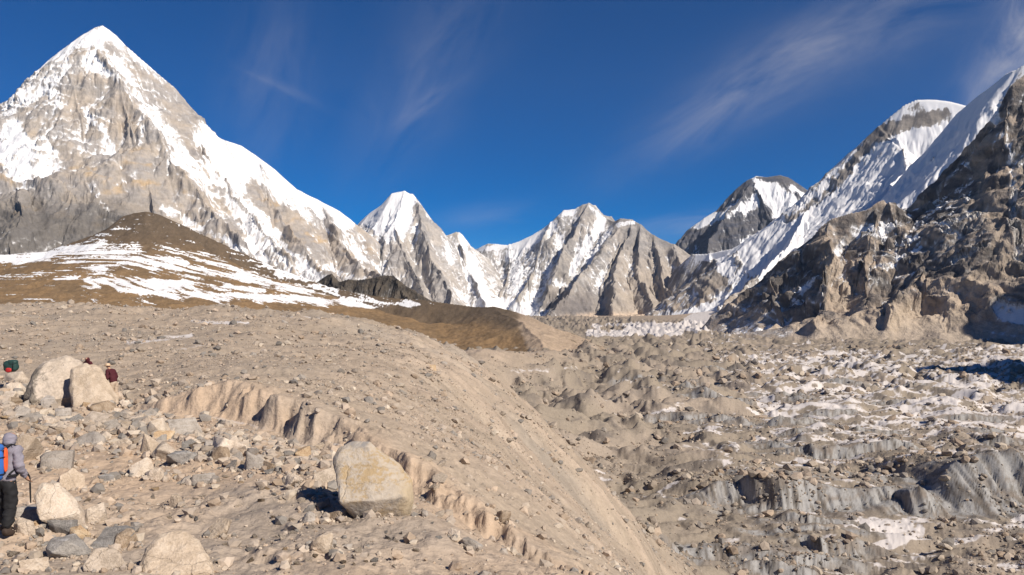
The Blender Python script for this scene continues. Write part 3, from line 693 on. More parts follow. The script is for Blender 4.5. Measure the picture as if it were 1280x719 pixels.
# control points read off the photograph: column, row, distance
CP = [(0, 712, 11.6), (20, 668, 13.5), (130, 712, 11.5), (-140, 712, 11.5), (-140, 600, 18), (-140, 520, 30), (-140, 480, 45), (140, 510, 34), (60, 520, 32), (60, 600, 19), (10, 560, 24), (200, 600, 19.5), (300, 562, 23.5), (400, 582, 20.6),
      (200, 540, 28), (250, 520, 32), (330, 548, 27.5), (420, 602, 18.4), (470, 655, 14.8), (300, 640, 16), (300, 712, 11.8), (450, 712, 11.8), (520, 712, 12.3), (560, 660, 15.5), (600, 690, 15),
      (20, 500, 36), (100, 480, 45), (190, 500, 36), (250, 482, 37), (300, 478, 36), (350, 487, 33), (400, 507, 30), (440, 530, 28), (480, 552, 26), (520, 574, 24.5), (560, 596, 23.5), (600, 622, 22), (640, 650, 21),
      (8, 470, 46), (100, 455, 55), (200, 460, 50), (300, 455, 50), (400, 470, 47), (480, 505, 38), (540, 545, 35), (600, 590, 31), (650, 630, 28), (700, 680, 25), (760, 712, 27),
      (0, 425, 78), (100, 425, 78), (200, 430, 72), (300, 430, 74), (400, 440, 70), (470, 470, 58), (540, 510, 50), (600, 555, 46), (660, 605, 45), (720, 660, 42), (770, 700, 45), (800, 712, 58), 
      (0, 400, 115), (100, 402, 112), (200, 408, 105), (300, 408, 108), (400, 415, 105), (480, 440, 88), (540, 475, 75), (600, 522, 75), (650, 565, 80), (700, 615, 85), (760, 670, 90), (820, 705, 110),
      (-120, 389, 150), (8, 388, 150), (60, 386.5, 150), (110, 388, 150), (150, 392, 148), (200, 397, 145), (235, 394, 147), (262, 390, 150), (300, 393, 150), (350, 398, 150), (400, 399, 150), (440, 404, 148), (480, 412, 147), (520, 422, 146), (545, 432, 146), (560, 440, 145), (575, 450, 150), (600, 478, 165), (630, 512, 190), (660, 545, 200), (700, 585, 205), (760, 640, 190), (820, 675, 180), (880, 704, 190),
      (-100, 398, 240), (100, 396, 240), (300, 402, 240), (440, 416, 240), (520, 440, 235), (570, 470, 240), (610, 500, 270), (660, 530, 330), (700, 555, 330), (740, 600, 320), (800, 620, 300), (860, 660, 255),
      (-100, 402, 420), (200, 402, 420), (440, 425, 420), (540, 460, 420), (600, 490, 440), (650, 508, 470), (690, 522, 480), (720, 520, 510),
      (-100, 405, 650), (300, 410, 650), (500, 445, 650), (560, 478, 640), (600, 480, 640), (650, 478, 680), (700, 475, 740), (740, 470, 800),
      (560, 444, 730), (585, 443, 720), (605, 439, 740), (640, 442, 770), (680, 441, 830), (700, 442, 880), (715, 452, 920), (740, 452, 1000),
      (500, 448, 850), (600, 452, 880), (650, 452, 950), (690, 450, 1050), (720, 440, 1150), (300, 430, 900), (0, 430, 900), (-100, 430, 900),
      (-100, 425, 1400), (300, 425, 1400), (600, 425, 1400), (700, 428, 1450), (760, 428, 1550),
      (860, 712, 210), (950, 712, 212), (1050, 712, 213), (1150, 712, 213), (1270, 712, 213), (1400, 712, 213), (900, 800, 165), (1100, 800, 165), (1400, 800, 165), (1400, 1000, 113), (1100, 1000, 112), (900, 1000, 110), (820, 860, 75),
      (800, 600, 325), (900, 600, 325), (1050, 600, 325), (1150, 600, 325), (1280, 600, 325), (1400, 600, 325), (760, 540, 450), (900, 540, 450), (1050, 540, 450), (1200, 540, 450), (1400, 540, 450), (780, 500, 600), (900, 500, 610), (1050, 500, 610), (1280, 500, 610), (1400, 500, 610),
      (820, 460, 930), (950, 462, 900), (1100, 462, 900), (1280, 465, 870), (1400, 465, 870), (800, 440, 1250), (900, 440, 1250), (1000, 445, 1150), (1150, 445, 1150), (1280, 445, 1150), (1400, 445, 1150),
      (780, 426, 1700), (850, 424, 1800), (920, 424, 1800), (1000, 430, 1620), (1150, 428, 1680), (1280, 430, 1650), (1400, 430, 1650),
      (740, 416, 2350), (800, 414, 2500), (860, 411, 2700), (1000, 410, 2700), (1300, 414, 2600), (760, 407, 3400), (860, 402, 3500), (940, 398, 3500), (700, 412, 2700), (400, 414, 2600), (0, 414, 2600), (760, 400, 4300), (850, 394, 4800), (910, 388, 4700), (1000, 392, 4800), (700, 401, 4300), (300, 404, 4200), (0, 404, 4200), (1300, 402, 4800)]
KO = 12.0
CPw = np.array([at(*c) for c in CP] + [(-9, 5, -3.3), (0, 5, -2.6), (6, 5, -4.5), (14, 5, -16), (25, 5, -34), (40, 15, -55), (60, 30, -66), (0, 0, -1.7), (-9, 0, -2.4), (5, 0, -3.0), (12, 0, -14), (30, 0, -46), (60, 5, -66), (0, -6, -1.8), (-5, -6, -2.0), (5, -6, -4), (1.5, 9, -3.6), (4, 13, -5.2), (8, 16, -9), (20, 20, -26), (34, 40, -48), (70, 60, -68), (100, 60, -69), (110, 10, -69), (140, 100, -69)])
_sz, _, _ = scarp_z(CPw[:, 0], CPw[:, 1], False)
cu, clg = CPw[:, 0] / (CPw[:, 1] + KO), np.log(CPw[:, 1] + KO)
LS = .42
def pk(u, l): return np.stack([u, l * LS], -1)
Q = np.arcsinh((CPw[:, 2] - _sz) / 4.0)
Pc = pk(cu, clg)
Dm = np.linalg.norm(Pc[:, None] - Pc[None], axis=-1)
n_ = len(Pc)
A = np.zeros((n_ + 3, n_ + 3)); A[:n_, :n_] = -np.sqrt(Dm ** 2 + .012 ** 2)
A[:n_, n_] = 1; A[:n_, n_ + 1:] = Pc; A[n_, :n_] = 1; A[n_ + 1:, :n_] = Pc.T
A[np.arange(n_), np.arange(n_)] -= 1e-3 * 0
Wt = np.linalg.solve(A, np.concatenate([Q, np.zeros(3)]))
U0, U1, L0, L1 = -1.0, 1.0, math.log(5.0), math.log(6500)
NU, NL = 420, 420
gu, gl = np.meshgrid(np.linspace(U0, U1, NU), np.linspace(L0, L1, NL))
Pg = pk(gu.ravel(), gl.ravel())
val = np.zeros(len(Pg))
for i in range(0, len(Pg), 20000):
    d = np.sqrt(((Pg[i:i + 20000, None] - Pc[None]) ** 2).sum(-1) + .012 ** 2)
    val[i:i + 20000] = -d @ Wt[:n_] + Wt[n_] + Pg[i:i + 20000] @ Wt[n_ + 1:]
GRID = val.reshape(NL, NU)
def base_z(X, Y):
    u = np.clip((X / (Y + KO) - U0) / (U1 - U0) * (NU - 1), 0, NU - 1.001)
    l = np.clip((np.log(np.maximum(Y + KO, 1)) - L0) / (L1 - L0) * (NL - 1), 0, NL - 1.001)
    i, j = u.astype(int), l.astype(int); fu, fl = u - i, l - j
    q = (GRID[j, i] * (1 - fu) + GRID[j, i + 1] * fu) * (1 - fl) + (GRID[j + 1, i] * (1 - fu) + GRID[j + 1, i + 1] * fu) * fl
    return np.sinh(q) * 4.0
# ice cliffs: top edge drawn from the photograph, row of the foot, and the distance that row has on the glacier
CLIFFS = [
    ([(938, 588), (955, 580), (985, 578), (1005, 586), (1030, 598), (1065, 606), (1095, 604), (1130, 600)], [610, 632, 648, 655, 640, 632, 632, 626], 11, 45),
    ([(1138, 622), (1150, 604), (1166, 595), (1185, 612), (1203, 640)], [630, 640, 643, 645, 645], 9, 22),
    ([(962, 546), (975, 543), (990, 546), (1000, 556)], [556, 560, 562, 562], 5, 30),
    ([(1005, 552), (1020, 546), (1045, 552), (1075, 552), (1100, 545), (1128, 537), (1150, 545), (1160, 556)], [560, 566, 570, 572, 572, 570, 572, 572], 6, 45),
    ([(1215, 615), (1232, 585), (1250, 565), (1280, 550), (1320, 540)], [640, 640, 636, 632, 630], 26, 40),
    ([(1015, 655), (1028, 652), (1045, 668), (1062, 676)], [668, 682, 688, 686], 5, 18),
    ([(960, 690), (985, 682), (1010, 692), (1030, 704)], [700, 706, 712, 716], 4, 18),
    ([(870, 490), (885, 482), (900, 487), (915, 495)], [498, 500, 502, 502], 7, 30),
    ([(905, 492), (915, 484), (930, 494)], [502, 505, 504], 6, 20),
    ([(865, 455), (885, 451), (905, 457)], [462, 464, 464], 8, 30),
    ([(870, 478), (885, 474), (896, 482)], [482, 486, 487], 6, 25),
    ([(830, 510), (850, 505), (875, 510)], [518, 522, 522], 6, 30),
    ([(965, 523), (980, 512), (994, 520)], [530, 532, 531], 9, 16),
    ([(920, 520), (930, 513), (938, 522)], [527, 528, 528], 8, 14),
    ([(850, 480), (862, 474), (872, 482)], [487, 489, 489], 8, 20),
    ([(985, 490), (1000, 484), (1012, 490)], [497, 498, 498], 8, 18),
    ([(885, 515), (905, 508), (925, 516)], [522, 526, 526], 6, 25),
    ([(780, 470), (800, 462), (815, 470)], [478, 480, 480], 9, 30),
    ([(1040, 470), (1060, 466), (1075, 472)], [476, 478, 478], 9, 20),
]
_rc = np.random.RandomState(77)
for _ in range(34):                                          # many smaller broken ice faces
    cx, cy = _rc.uniform(770, 1290), _rc.uniform(452, 690)
    k = (cy - 400) / 200.0
    wpx = _rc.uniform(14, 34) * (.5 + k); hpx = _rc.uniform(5, 11) * (.35 + k)
    CLIFFS.append(([(cx - wpx, cy + hpx * .5), (cx - wpx * .45, cy - hpx * .3), (cx, cy - hpx * _rc.uniform(.3, .8)), (cx + wpx * .5, cy - hpx * _rc.uniform(-.2, .5)), (cx + wpx, cy + hpx * .5)], [cy + hpx - _rc.uniform(0, 4) * k, cy + hpx, cy + hpx + 2 * k, cy + hpx, cy + hpx - _rc.uniform(0, 4) * k], _rc.uniform(3, 6), _rc.uniform(14, 26)))
CL = []
for tops, rows, wdt, Lb in CLIFFS:
    P = []
    mr = sum(rows) / len(rows)
    for (px, pt), pb in zip(tops, rows):
        Yb = 69.0 * F / (mr + .25 * (pb - mr) - HY)
        X, Y, zt = at(px, pt, Yb)
        P.append((X, Y, max(zt + 70.0, 2.0) * .72))
    CL.append((P, wdt, Lb))
def cliffs(X, Y):
    """added height, ice cover, quiet (1 where hummocks are held flat)"""
    add = np.zeros_like(X); ice = np.zeros_like(X); quiet = np.zeros_like(X)
    for P, wdt, Lb in CL:
        xs = [p[0] for p in P]; ys = [p[1] for p in P]
        m = (X > min(xs) - 2.5 * Lb) & (X < max(xs) + 2.5 * Lb) & (Y > min(ys) - 2 * Lb) & (Y < max(ys) + 3.2 * Lb)
        if not m.any(): continue
        x, y = X[m], Y[m]
        o = np.argsort(xs); xs_, ys_, hs_ = np.array(xs)[o], np.array(ys)[o], np.array([p[2] for p in P])[o]
        xw = x + 3 * fbm(x / 16, y / 16, 3, .5, 503)
        base = (y - np.interp(xw, xs_, ys_)) * .93
        hh = np.interp(xw, xs_, hs_)
        tt = np.maximum(np.maximum(xs_[0] - xw, xw - xs_[-1]), 0)
        end = np.exp(-(tt / (.5 * Lb)) ** 2)
        fl = (ridged(x / 9.0, y / 50.0, 2, .5, 500) - .6) * 1.5 + (ridged(x / 2.6 + y / 40, y / 30.0, 3, .6, 505) - .6) * 1.1
        sd = base + fl * 1.6 + 4 * fbm(x / 14, y / 14, 3, .5, 501)
        st = sst(0, wdt, sd)
        z = hh * st * np.exp(-np.clip(sd - wdt * .9, 0, None) / Lb) * end
        cur = add[m]; win = z > cur
        add[m] = np.maximum(cur, z)
        ic = sst(-1.5, .5, sd) * (1 - sst(wdt * .95, wdt * 1.5, sd)) * end * sst(.2, .5, end)
        ice[m] = np.maximum(ice[m], ic)
        quiet[m] = np.maximum(quiet[m], np.exp(-(np.clip(np.abs(sd) - wdt, 0, None) / (Lb * .7)) ** 2) * np.exp(-(tt / (.6 * Lb)) ** 2))
    return add, ice, quiet
def ground(X, Y, full=False):
    z0 = base_z(X, Y)
    sz, sd, sh = scarp_z(X, Y)
    z = z0 + sz
    e = .02 * (Y + KO)
    gx_ = (base_z(X + e, Y) - z0) / e; gy_ = (base_z(X, Y + e) - z0) / e
    gl = sst(-50, -64, z0)                                # on the glacier
    near = 1 - sst(45, 110, Y)
    slope = np.hypot(gx_, gy_)
    # moraine: lumps, gravel and runnels down the wall
    bench = np.exp(-((Y - 20) / 22.0) ** 2)
    g = gully(X / 22, Y / 22, gx_ * 1.2, gy_ * 1.2, 5, .55, 611)
    z = z + (1 - gl) * sst(.18, .7, slope) * g * np.clip(.015 * (Y + 14), .18, 3.2)
    lump = fbm(X / 2.6, Y / 2.6, 5, .6, 621) * .28 + (fbm(X / .5, Y / .5, 4, .65, 625) * .10 + (ridged(X / .8, Y / .8, 4, .6, 626) - .6) * .16) * (.25 + .75 * sst(-.15, .25, fbm(X / 3.5, Y / 3.5, 3, .5, 628)))
    z = z + lump * near
    z = z + (1 - gl) * (fbm(X / 14, Y / 14, 5, .6, 631) * np.clip(.017 * Y, .1, 2.4) + ridged(X / 9, Y / 9, 4, .6, 636) * np.clip(.008 * (Y - 30), 0, 1.0)) * sst(20, 60, Y)
    far = sst(180, 400, Y) * (1 - gl)
    z = z + far * (gully(X / 70, Y / 70, gx_, gy_, 4, .55, 641) * 3.0 * sst(.1, .4, slope))
    # glacier: debris hummocks
    add, ice, quiet = cliffs(X, Y)
    wx = X + 26 * fbm(X / 70, Y / 70, 3, .5, 651); wy = Y + 26 * fbm(X / 70, Y / 70, 3, .5, 652)
    hum = np.abs(fbm(wx / 75, wy / 60, 4, .55, 655)) * 2.0
    hum2 = ridged(wx / 55, wy / 40, 5, .45, 661) - .62
    rough = fbm(X / 11, Y / 11, 5, .62, 671) * 1.5 * (1 + 2.2 * sst(1500, 2000, Y)) + np.abs(fbm(X / 4.5, Y / 4.5, 4, .6, 675)) * .9
    sc2 = np.clip(Y / 420, .75, 1.7) + .9 * sst(1900, 3200, Y)
    calm = 1 - .38 * sst(.20, .34, X / (Y + KO)) * sst(330, 480, Y)
    z = z + gl * ((hum * 10 + hum2 * 8.5) * calm * sc2 * (1 - .55 * quiet) + 9 * (ridged(wx / 210 + wy / 900, wy / 190, 3, .5, 663) - .6) * (1 - quiet) - 3.0 + rough * .9 * (1 - .5 * ice)) + gl * add
    if not full:
        return z
    return z, z0, gl, slope, sd, sh, ice, g, hum2, near, gx_, gy_

# rows: dense where the glacier and the bench fill the picture
def rows():
    r = [-6.0]
    while r[-1] < 6000:
        y = r[-1]
        if y < 8: s = .35
        elif y < 44: s = .0040 * (y + 6) 
        elif y < 160: s = .0075 * y
        elif y < 230: s = .0065 * y
        elif y < 700: s = .0038 * y
        elif y < 1700: s = .0065 * y
        else: s = .02 * y
        r.append(y + s)
    return np.array(r)
ROWS = rows()
NC = 1240
us = np.linspace(-.72, .72, NC)
UU, YY = np.meshgrid(us, ROWS)
XX = UU * (YY + KO)
_cut = np.array_split(np.arange(len(ROWS)), 24)
_res = list(POOL.map(lambda k: ground(XX[k], YY[k], True), _cut))
ZZ, Z0, GL, SLP, SD, SH, ICE, GG, HUM, NEAR, GX0, GY0 = [np.concatenate([r[i] for r in _res]) for i in range(12)]
PXg, PYg = proj(XX, np.maximum(YY, 1), ZZ)
_fbm = fbm
def fbm(x, y, *a, **k):
    if x.ndim < 2: return _fbm(x, y, *a, **k)
    return np.concatenate(list(POOL.map(lambda i: _fbm(x[i], y[i], *a, **k), _cut)))
# base tints
n1 = fbm(XX / 9, YY / 9, 5, .6, 701); n2 = fbm(XX / 1.3, YY / 1.3, 4, .6, 705); n3 = fbm(XX / 40, YY / 40, 4, .6, 709)
sand, gravel, debris = (.45, .345, .255), (.345, .285, .225), (.265, .225, .18)
T = mixc3(sand, (.36, .30, .245), sst(-.1, .45, n1))
grav = sst(.3, 2.5, SD + 1.0 * n1) * sst(0, .1, SH + .1) * (1 - GL)
grav = np.maximum(grav, sst(46, 60, YY) * (1 - GL))
T = mixc3(T, np.array(gravel), np.clip(grav, 0, 1) * .85)
wall = sst(.25, .6, SLP) * (1 - GL) * sst(-.1, .35, GG + .2 * n1) * sst(20, 40, YY)
T = mixc3(T, (.40, .32, .25), wall * .8)
far2 = sst(450, 560, YY) * (1 - GL)
T = mixc3(T, (.44, .345, .265), far2 * .8)
T = mixc3(T, (.24, .225, .205), sst(.1, .35, n3) * (1 - GL) * sst(55, 90, YY) * (1 - far2) * .35)
strk = fbm(YY / 5 + XX / 40, XX / 45, 5, .65, 731)
T = T * (1 + .45 * strk * (1 - GL) * sst(24, 60, YY) * sst(.12, .4, SLP))[..., None] * (1 + .22 * fbm(XX / 22, YY / 22, 4, .6, 733) * (1 - GL) * sst(30, 60, YY))[..., None]
T = mixc3(T, np.array(debris), np.maximum(GL, .75 * sst(-22, -62, Z0 + 9 * n3) * sst(120, 200, YY)))
T = mixc3(T, (.33, .275, .225), GL * sst(-.1, .3, fbm(XX / 120, YY / 120, 4, .6, 711)) * .8)
T = mixc3(T, (.16, .14, .125), GL * sst(.05, .35, fbm(XX / 30, YY / 22, 5, .65, 713)) * .75)
gray = sst(720, 740, 0 * YY + 700)
icec = mixc3((.30, .295, .29), (.13, .115, .10), sst(-.08, .25, fbm(XX / 3.0, YY / 16 + ZZ / 30, 5, .7, 717)))
icec = mixc3(icec, (.20, .17, .145), sst(.0, .3, fbm(XX / 12, YY / 12 + ZZ / 5, 4, .6, 718)) * .8)
T = T * (1 - ICE[..., None]) + icec * ICE[..., None]
# snow left on the glacier: windblown streaks, more towards the right hand side; a white icefall at the head of the valley
dzr = np.gradient(ZZ, axis=0) / np.gradient(YY, axis=0)
dzc = np.gradient(ZZ, axis=1) / np.gradient(XX, axis=1)
zy_ = dzr - dzc * UU
flat = 1 / np.sqrt(1 + dzc ** 2 + zy_ ** 2)
lee = np.clip((dzc * -.70 + zy_ * .5), -1, 1) * -1.0
st = fbm(XX / 26 - YY / 120, YY / 10, 5, .65, 721)
rt = sst(760, 1000, PXg)
sn = -.03 + st * 1.25 + .20 * rt + .12 * sst(470, 520, PYg) * rt + .16 * sst(820, 960, PXg) * sst(580, 510, PYg) + (flat - .9) * 1.2 + .25 * fbm(XX / 90, YY / 90, 4, .6, 725) * 2
sn = sn + .16 * sst(900, 980, PXg) * sst(560, 500, PYg) * sst(425, 440, PYg) - .5 * sst(900, 960, PXg) * sst(1250, 1150, PXg) * sst(448, 430, PYg) * .6
sn = sn * 1.0 - 1.6 * (1 - GL) - 2.0 * ICE * (.4 + .6 * sst(-.2, .2, fbm(XX / 9, YY / 9, 3, .6, 729)))
ff = strokes(PXg, PYg, [(735, 417, 850, 415, 6, 1.1), (790, 412, 930, 404, 9, 1.1), (855, 404, 890, 388, 9, 1.0), (885, 398, 930, 385, 8, .9), (740, 408, 800, 404, 3, .7), (1240, 405, 1290, 400, 12, 1.0)], 20, 4, .05) * sst(1500, 1900, YY)
sn = np.maximum(sn, ff + st * .9)
sn = np.maximum(sn, strokes(PXg, PYg, [(1060, 652, 1135, 662, 15, .8), (1075, 694, 1150, 664, 13, .8), (1190, 676, 1275, 652, 13, .7), (1010, 556, 1120, 582, 7, .6), (1060, 505, 1150, 520, 14, .5), (900, 600, 960, 590, 6, .6), (1230, 620, 1275, 575, 14, .7), (850, 560, 940, 555, 7, .6), (800, 520, 860, 505, 8, .5)], 23, 6, .05) * (1 - .8 * ICE) + st * .8 - .1)
thin = strokes(PXg, PYg, [(160, 428, 240, 420, 5, .5), (240, 402, 310, 404, 4, .5), (220, 438, 260, 430, 4, .4), (330, 395, 400, 397, 3, .4), (260, 520, 440, 560, 5, .42), (390, 402, 430, 398, 3, .35), (640, 465, 720, 460, 6, .4)], 22, 3, .06)
sn = np.maximum(sn, thin * 1.3 + st * .5 - .1)
fbm = _fbm
hid = (YY > 230) & (UU < -.16) & (YY < 620) & False
Vg = np.stack([XX, YY, ZZ], -1).reshape(-1, 3)
M_GR = terrain_mat('moraine_gravel_sand_and_snow', 1 / 1.1, 1 / .16, .14, .06, .22, .10, snow_col=(.57, .535, .52), contrast=.30, snow_scale=1 / 4.0)
og = mesh_np('ground', Vg, grid_faces(len(ROWS), NC), {'snow': sn.ravel(), 'tint': T.reshape(-1, 3)}, M_GR)
tag(og, kind='structure')
def hz(x, y):
    return float(ground(np.array([float(x)]), np.array([float(y)]))[0])
def hit(px, py, y0=6.0, y1=400.0):
    """first point of the ground along the line of sight through a pixel"""
    Ys = np.exp(np.linspace(math.log(y0), math.log(y1), 1500))
    Xs = (px - 640) / F * Ys; Zs = (HY - py) / F * Ys
    d = ground(Xs, Ys) - Zs
    i = int(np.argmax(d >= 0)) if (d >= 0).any() else len(Ys) - 1
    return Vector((Xs[i], Ys[i], Zs[i]))
# ------------------------------------------------------------------ boulders and stones
def ico(sub):
    bm = bmesh.new(); bmesh.ops.create_icosphere(bm, subdivisions=sub, radius=1.0)
    V = np.array([v.co[:] for v in bm.verts]); Fc = np.array([[v.index for v in f.verts] for f in bm.faces]); bm.free()
    return V, Fc
ICO = {k: ico(k) for k in (1, 2, 3, 4, 5)}
def vn3(P, s, seed):
    return np.array([mnoise.noise(Vector((p[0] * s + seed * 7.1, p[1] * s - seed * 3.3, p[2] * s + seed))) for p in P])
def rock_shape(seed, sub=3, cuts=9, round_=.0, rough=.05, pts=None):
    """a broken stone in the unit box: a hull with flat fracture faces, worn edges and a weathered skin"""
    rg = np.random.RandomState(seed)
    if pts is None:
        n = 8 + cuts // 2
        P = rg.normal(size=(n, 3)); P /= np.linalg.norm(P, axis=1)[:, None]
        P = np.sign(P) * np.abs(P) ** (.66 + .34 * round_) * rg.uniform(.86 + .1 * round_, 1.08, size=(n, 1))
    else:
        P = np.asarray(pts, float)
    bm = bmesh.new()
    for p in P: bm.verts.new(p)
    r = bmesh.ops.convex_hull(bm, input=bm.verts)
    bmesh.ops.delete(bm, geom=[v for v in bm.verts if not v.link_faces], context='VERTS')
    bmesh.ops.dissolve_limit(bm, angle_limit=R(14), verts=bm.verts, edges=bm.edges)
    bmesh.ops.bevel(bm, geom=list(bm.edges), offset=.03 + .16 * round_, segments=2 if round_ > .1 else 1, profile=.6, affect='EDGES', clamp_overlap=True)
    bmesh.ops.triangulate(bm, faces=bm.faces)
    goal = {3: .28, 4: .17, 5: .10}[sub]
    for it in range(5):
        lg = [e for e in bm.edges if e.calc_length() > goal]
        if not lg: break
        bmesh.ops.subdivide_edges(bm, edges=lg, cuts=1)
        bmesh.ops.triangulate(bm, faces=[f for f in bm.faces if len(f.verts) > 3])
    if round_ > .15:
        for it in range(int(round_ * 8)): bmesh.ops.smooth_vert(bm, verts=bm.verts, factor=.5, use_axis_x=True, use_axis_y=True, use_axis_z=True)
    bm.normal_update()
    bm.verts.ensure_lookup_table(); bm.verts.index_update()
    V = np.array([v.co[:] for v in bm.verts]); N = np.array([v.normal[:] for v in bm.verts])
    Fc = np.array([[v.index for v in f.verts] for f in bm.faces]); bm.free()
    k = seed % 97
    d = vn3(V, 1.5, k) * rough * .9 + vn3(V, 4.0, k + 3) * rough * .55 + (np.abs(vn3(V, 2.6, k + 9)) - .25) * rough * .9
    if sub >= 4: d = d + vn3(V, 10, k + 5) * rough * .30
    V = V + N * d[:, None]
    lo, hi = V.min(0), V.max(0)
    return (V - (lo + hi) / 2) / ((hi - lo) / 2), Fc

def rock_mat(name, cols, scale=3.0, lich=None, streak=None, bump=.03):
    m = bpy.data.materials.new(name); m.use_nodes = True
    t = m.node_tree; t.nodes.clear()
    out = nd(t, 'ShaderNodeOutputMaterial'); b = nd(t, 'ShaderNodeBsdfPrincipled'); lk(t, b.outputs[0], out.inputs[0])
    co = nd(t, 'ShaderNodeTexCoord').outputs['Object']
    oi = nd(t, 'ShaderNodeObjectInfo')
    off = nd(t, 'ShaderNodeVectorMath', operation='ADD'); lk(t, co, off.inputs[0])
    sc3 = nd(t, 'ShaderNodeCombineXYZ'); lk(t, mth(t, 'MULTIPLY', oi.outputs['Random'], 40.0), sc3.inputs[0]); lk(t, sc3.outputs[0], off.inputs[1])
    v = off.outputs[0]
    n1 = noise_node(t, v, scale, 6, .62); n2 = noise_node(t, v, scale * 8, 4, .6)
    cr = nd(t, 'ShaderNodeValToRGB'); lk(t, mth(t, 'ADD', mth(t, 'MULTIPLY', n1, .65), mth(t, 'MULTIPLY', n2, .35)), cr.inputs[0])
    cr.color_ramp.elements[0].position = .41; cr.color_ramp.elements[0].color = (*cols[0], 1)
    cr.color_ramp.elements[1].position = .59; cr.color_ramp.elements[1].color = (*cols[-1], 1)
    for i, c in enumerate(cols[1:-1]):
        e = cr.color_ramp.elements.new(.41 + .18 * (i + 1) / (len(cols) - 1)); e.color = (*c, 1)
    col = cr.outputs[0]
    if streak:
        mp = nd(t, 'ShaderNodeMapping'); mp.inputs['Rotation'].default_value = streak[1]; mp.inputs['Scale'].default_value = (.25, .25, 3.2); lk(t, v, mp.inputs[0])
        ns = noise_node(t, mp.outputs[0], scale * 1.1, 5, .65, .6)
        mr = nd(t, 'ShaderNodeMapRange', interpolation_type='SMOOTHSTEP'); lk(t, ns, mr.inputs['Value']); mr.inputs['From Min'].default_value = .52; mr.inputs['From Max'].default_value = .66
        mx = nd(t, 'ShaderNodeMix', data_type='RGBA'); lk(t, mr.outputs[0], mx.inputs['Factor']); lk(t, col, mx.inputs['A']); mx.inputs['B'].default_value = (*streak[0], 1); col = mx.outputs['Result']
    if lich:
        nl = noise_node(t, v, scale * .9, 6, .7, .5)
        mr = nd(t, 'ShaderNodeMapRange', interpolation_type='SMOOTHSTEP'); lk(t, nl, mr.inputs['Value']); mr.inputs['From Min'].default_value = .56; mr.inputs['From Max'].default_value = .66
        mx = nd(t, 'ShaderNodeMix', data_type='RGBA'); lk(t, mr.outputs[0], mx.inputs['Factor']); lk(t, col, mx.inputs['A']); mx.inputs['B'].default_value = (*lich, 1); col = mx.outputs['Result']
    if name.startswith('pale_granite_with'):
        sx4 = nd(t, 'ShaderNodeSeparateXYZ'); lk(t, co, sx4.inputs[0])
        q = nd(t, 'ShaderNodeMapRange', interpolation_type='SMOOTHSTEP'); lk(t, mth(t, 'ADD', sx4.outputs[0], mth(t, 'MULTIPLY', mth(t, 'SUBTRACT', n1, .5), 3.0)), q.inputs['Value']); q.inputs['From Min'].default_value = -.45; q.inputs['From Max'].default_value = -.85
        mx = nd(t, 'ShaderNodeMix', data_type='RGBA'); lk(t, mth(t, 'MULTIPLY', q.outputs[0], .8), mx.inputs['Factor']); lk(t, col, mx.inputs['A']); mx.inputs['B'].default_value = (.13, .115, .095, 1); col = mx.outputs['Result']
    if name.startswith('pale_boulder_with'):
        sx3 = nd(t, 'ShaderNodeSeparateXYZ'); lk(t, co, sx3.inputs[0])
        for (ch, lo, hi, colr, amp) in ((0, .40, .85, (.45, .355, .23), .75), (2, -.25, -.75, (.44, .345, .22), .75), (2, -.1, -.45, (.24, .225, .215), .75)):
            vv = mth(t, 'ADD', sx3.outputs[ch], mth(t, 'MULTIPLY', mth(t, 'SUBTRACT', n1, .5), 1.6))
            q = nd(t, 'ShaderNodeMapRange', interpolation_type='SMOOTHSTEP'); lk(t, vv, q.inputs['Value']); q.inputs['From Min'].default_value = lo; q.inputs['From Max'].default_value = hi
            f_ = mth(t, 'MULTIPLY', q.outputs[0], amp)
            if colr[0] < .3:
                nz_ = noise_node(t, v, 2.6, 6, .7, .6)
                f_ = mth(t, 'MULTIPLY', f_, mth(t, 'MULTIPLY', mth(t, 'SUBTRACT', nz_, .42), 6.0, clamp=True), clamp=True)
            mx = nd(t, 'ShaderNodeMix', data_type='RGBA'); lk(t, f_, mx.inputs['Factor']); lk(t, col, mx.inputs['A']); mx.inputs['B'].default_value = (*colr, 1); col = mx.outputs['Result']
    # hairline fractures
    vo = nd(t, 'ShaderNodeTexVoronoi', feature='DISTANCE_TO_EDGE'); vo.inputs['Scale'].default_value = scale * .35
    wv = nd(t, 'ShaderNodeVectorMath', operation='ADD'); lk(t, v, wv.inputs[0])
    nv_ = nd(t, 'ShaderNodeTexNoise'); nv_.inputs['Scale'].default_value = scale * .8; nv_.inputs['Detail'].default_value = 4; lk(t, v, nv_.inputs['Vector'])
    sv_ = nd(t, 'ShaderNodeVectorMath', operation='SCALE'); lk(t, nv_.outputs['Color'], sv_.inputs[0]); sv_.inputs['Scale'].default_value = .9 / scale
    lk(t, sv_.outputs[0], wv.inputs[1]); lk(t, wv.outputs[0], vo.inputs['Vector'])
    ck = nd(t, 'ShaderNodeMapRange', interpolation_type='SMOOTHSTEP'); lk(t, vo.outputs['Distance'], ck.inputs['Value']); ck.inputs['From Min'].default_value = .0; ck.inputs['From Max'].default_value = .012
    br = nd(t, 'ShaderNodeVectorMath', operation='SCALE'); lk(t, col, br.inputs[0]); lk(t, mth(t, 'MULTIPLY_ADD', oi.outputs['Random'], .3, .85), br.inputs['Scale'])
    lk(t, br.outputs[0], b.inputs['Base Color'])
    b.inputs['Roughness'].default_value = .9; b.inputs['Specular IOR Level'].default_value = .2
    b1 = nd(t, 'ShaderNodeBump'); b1.inputs['Distance'].default_value = bump; b1.inputs['Strength'].default_value = .9; lk(t, n1, b1.inputs['Height'])
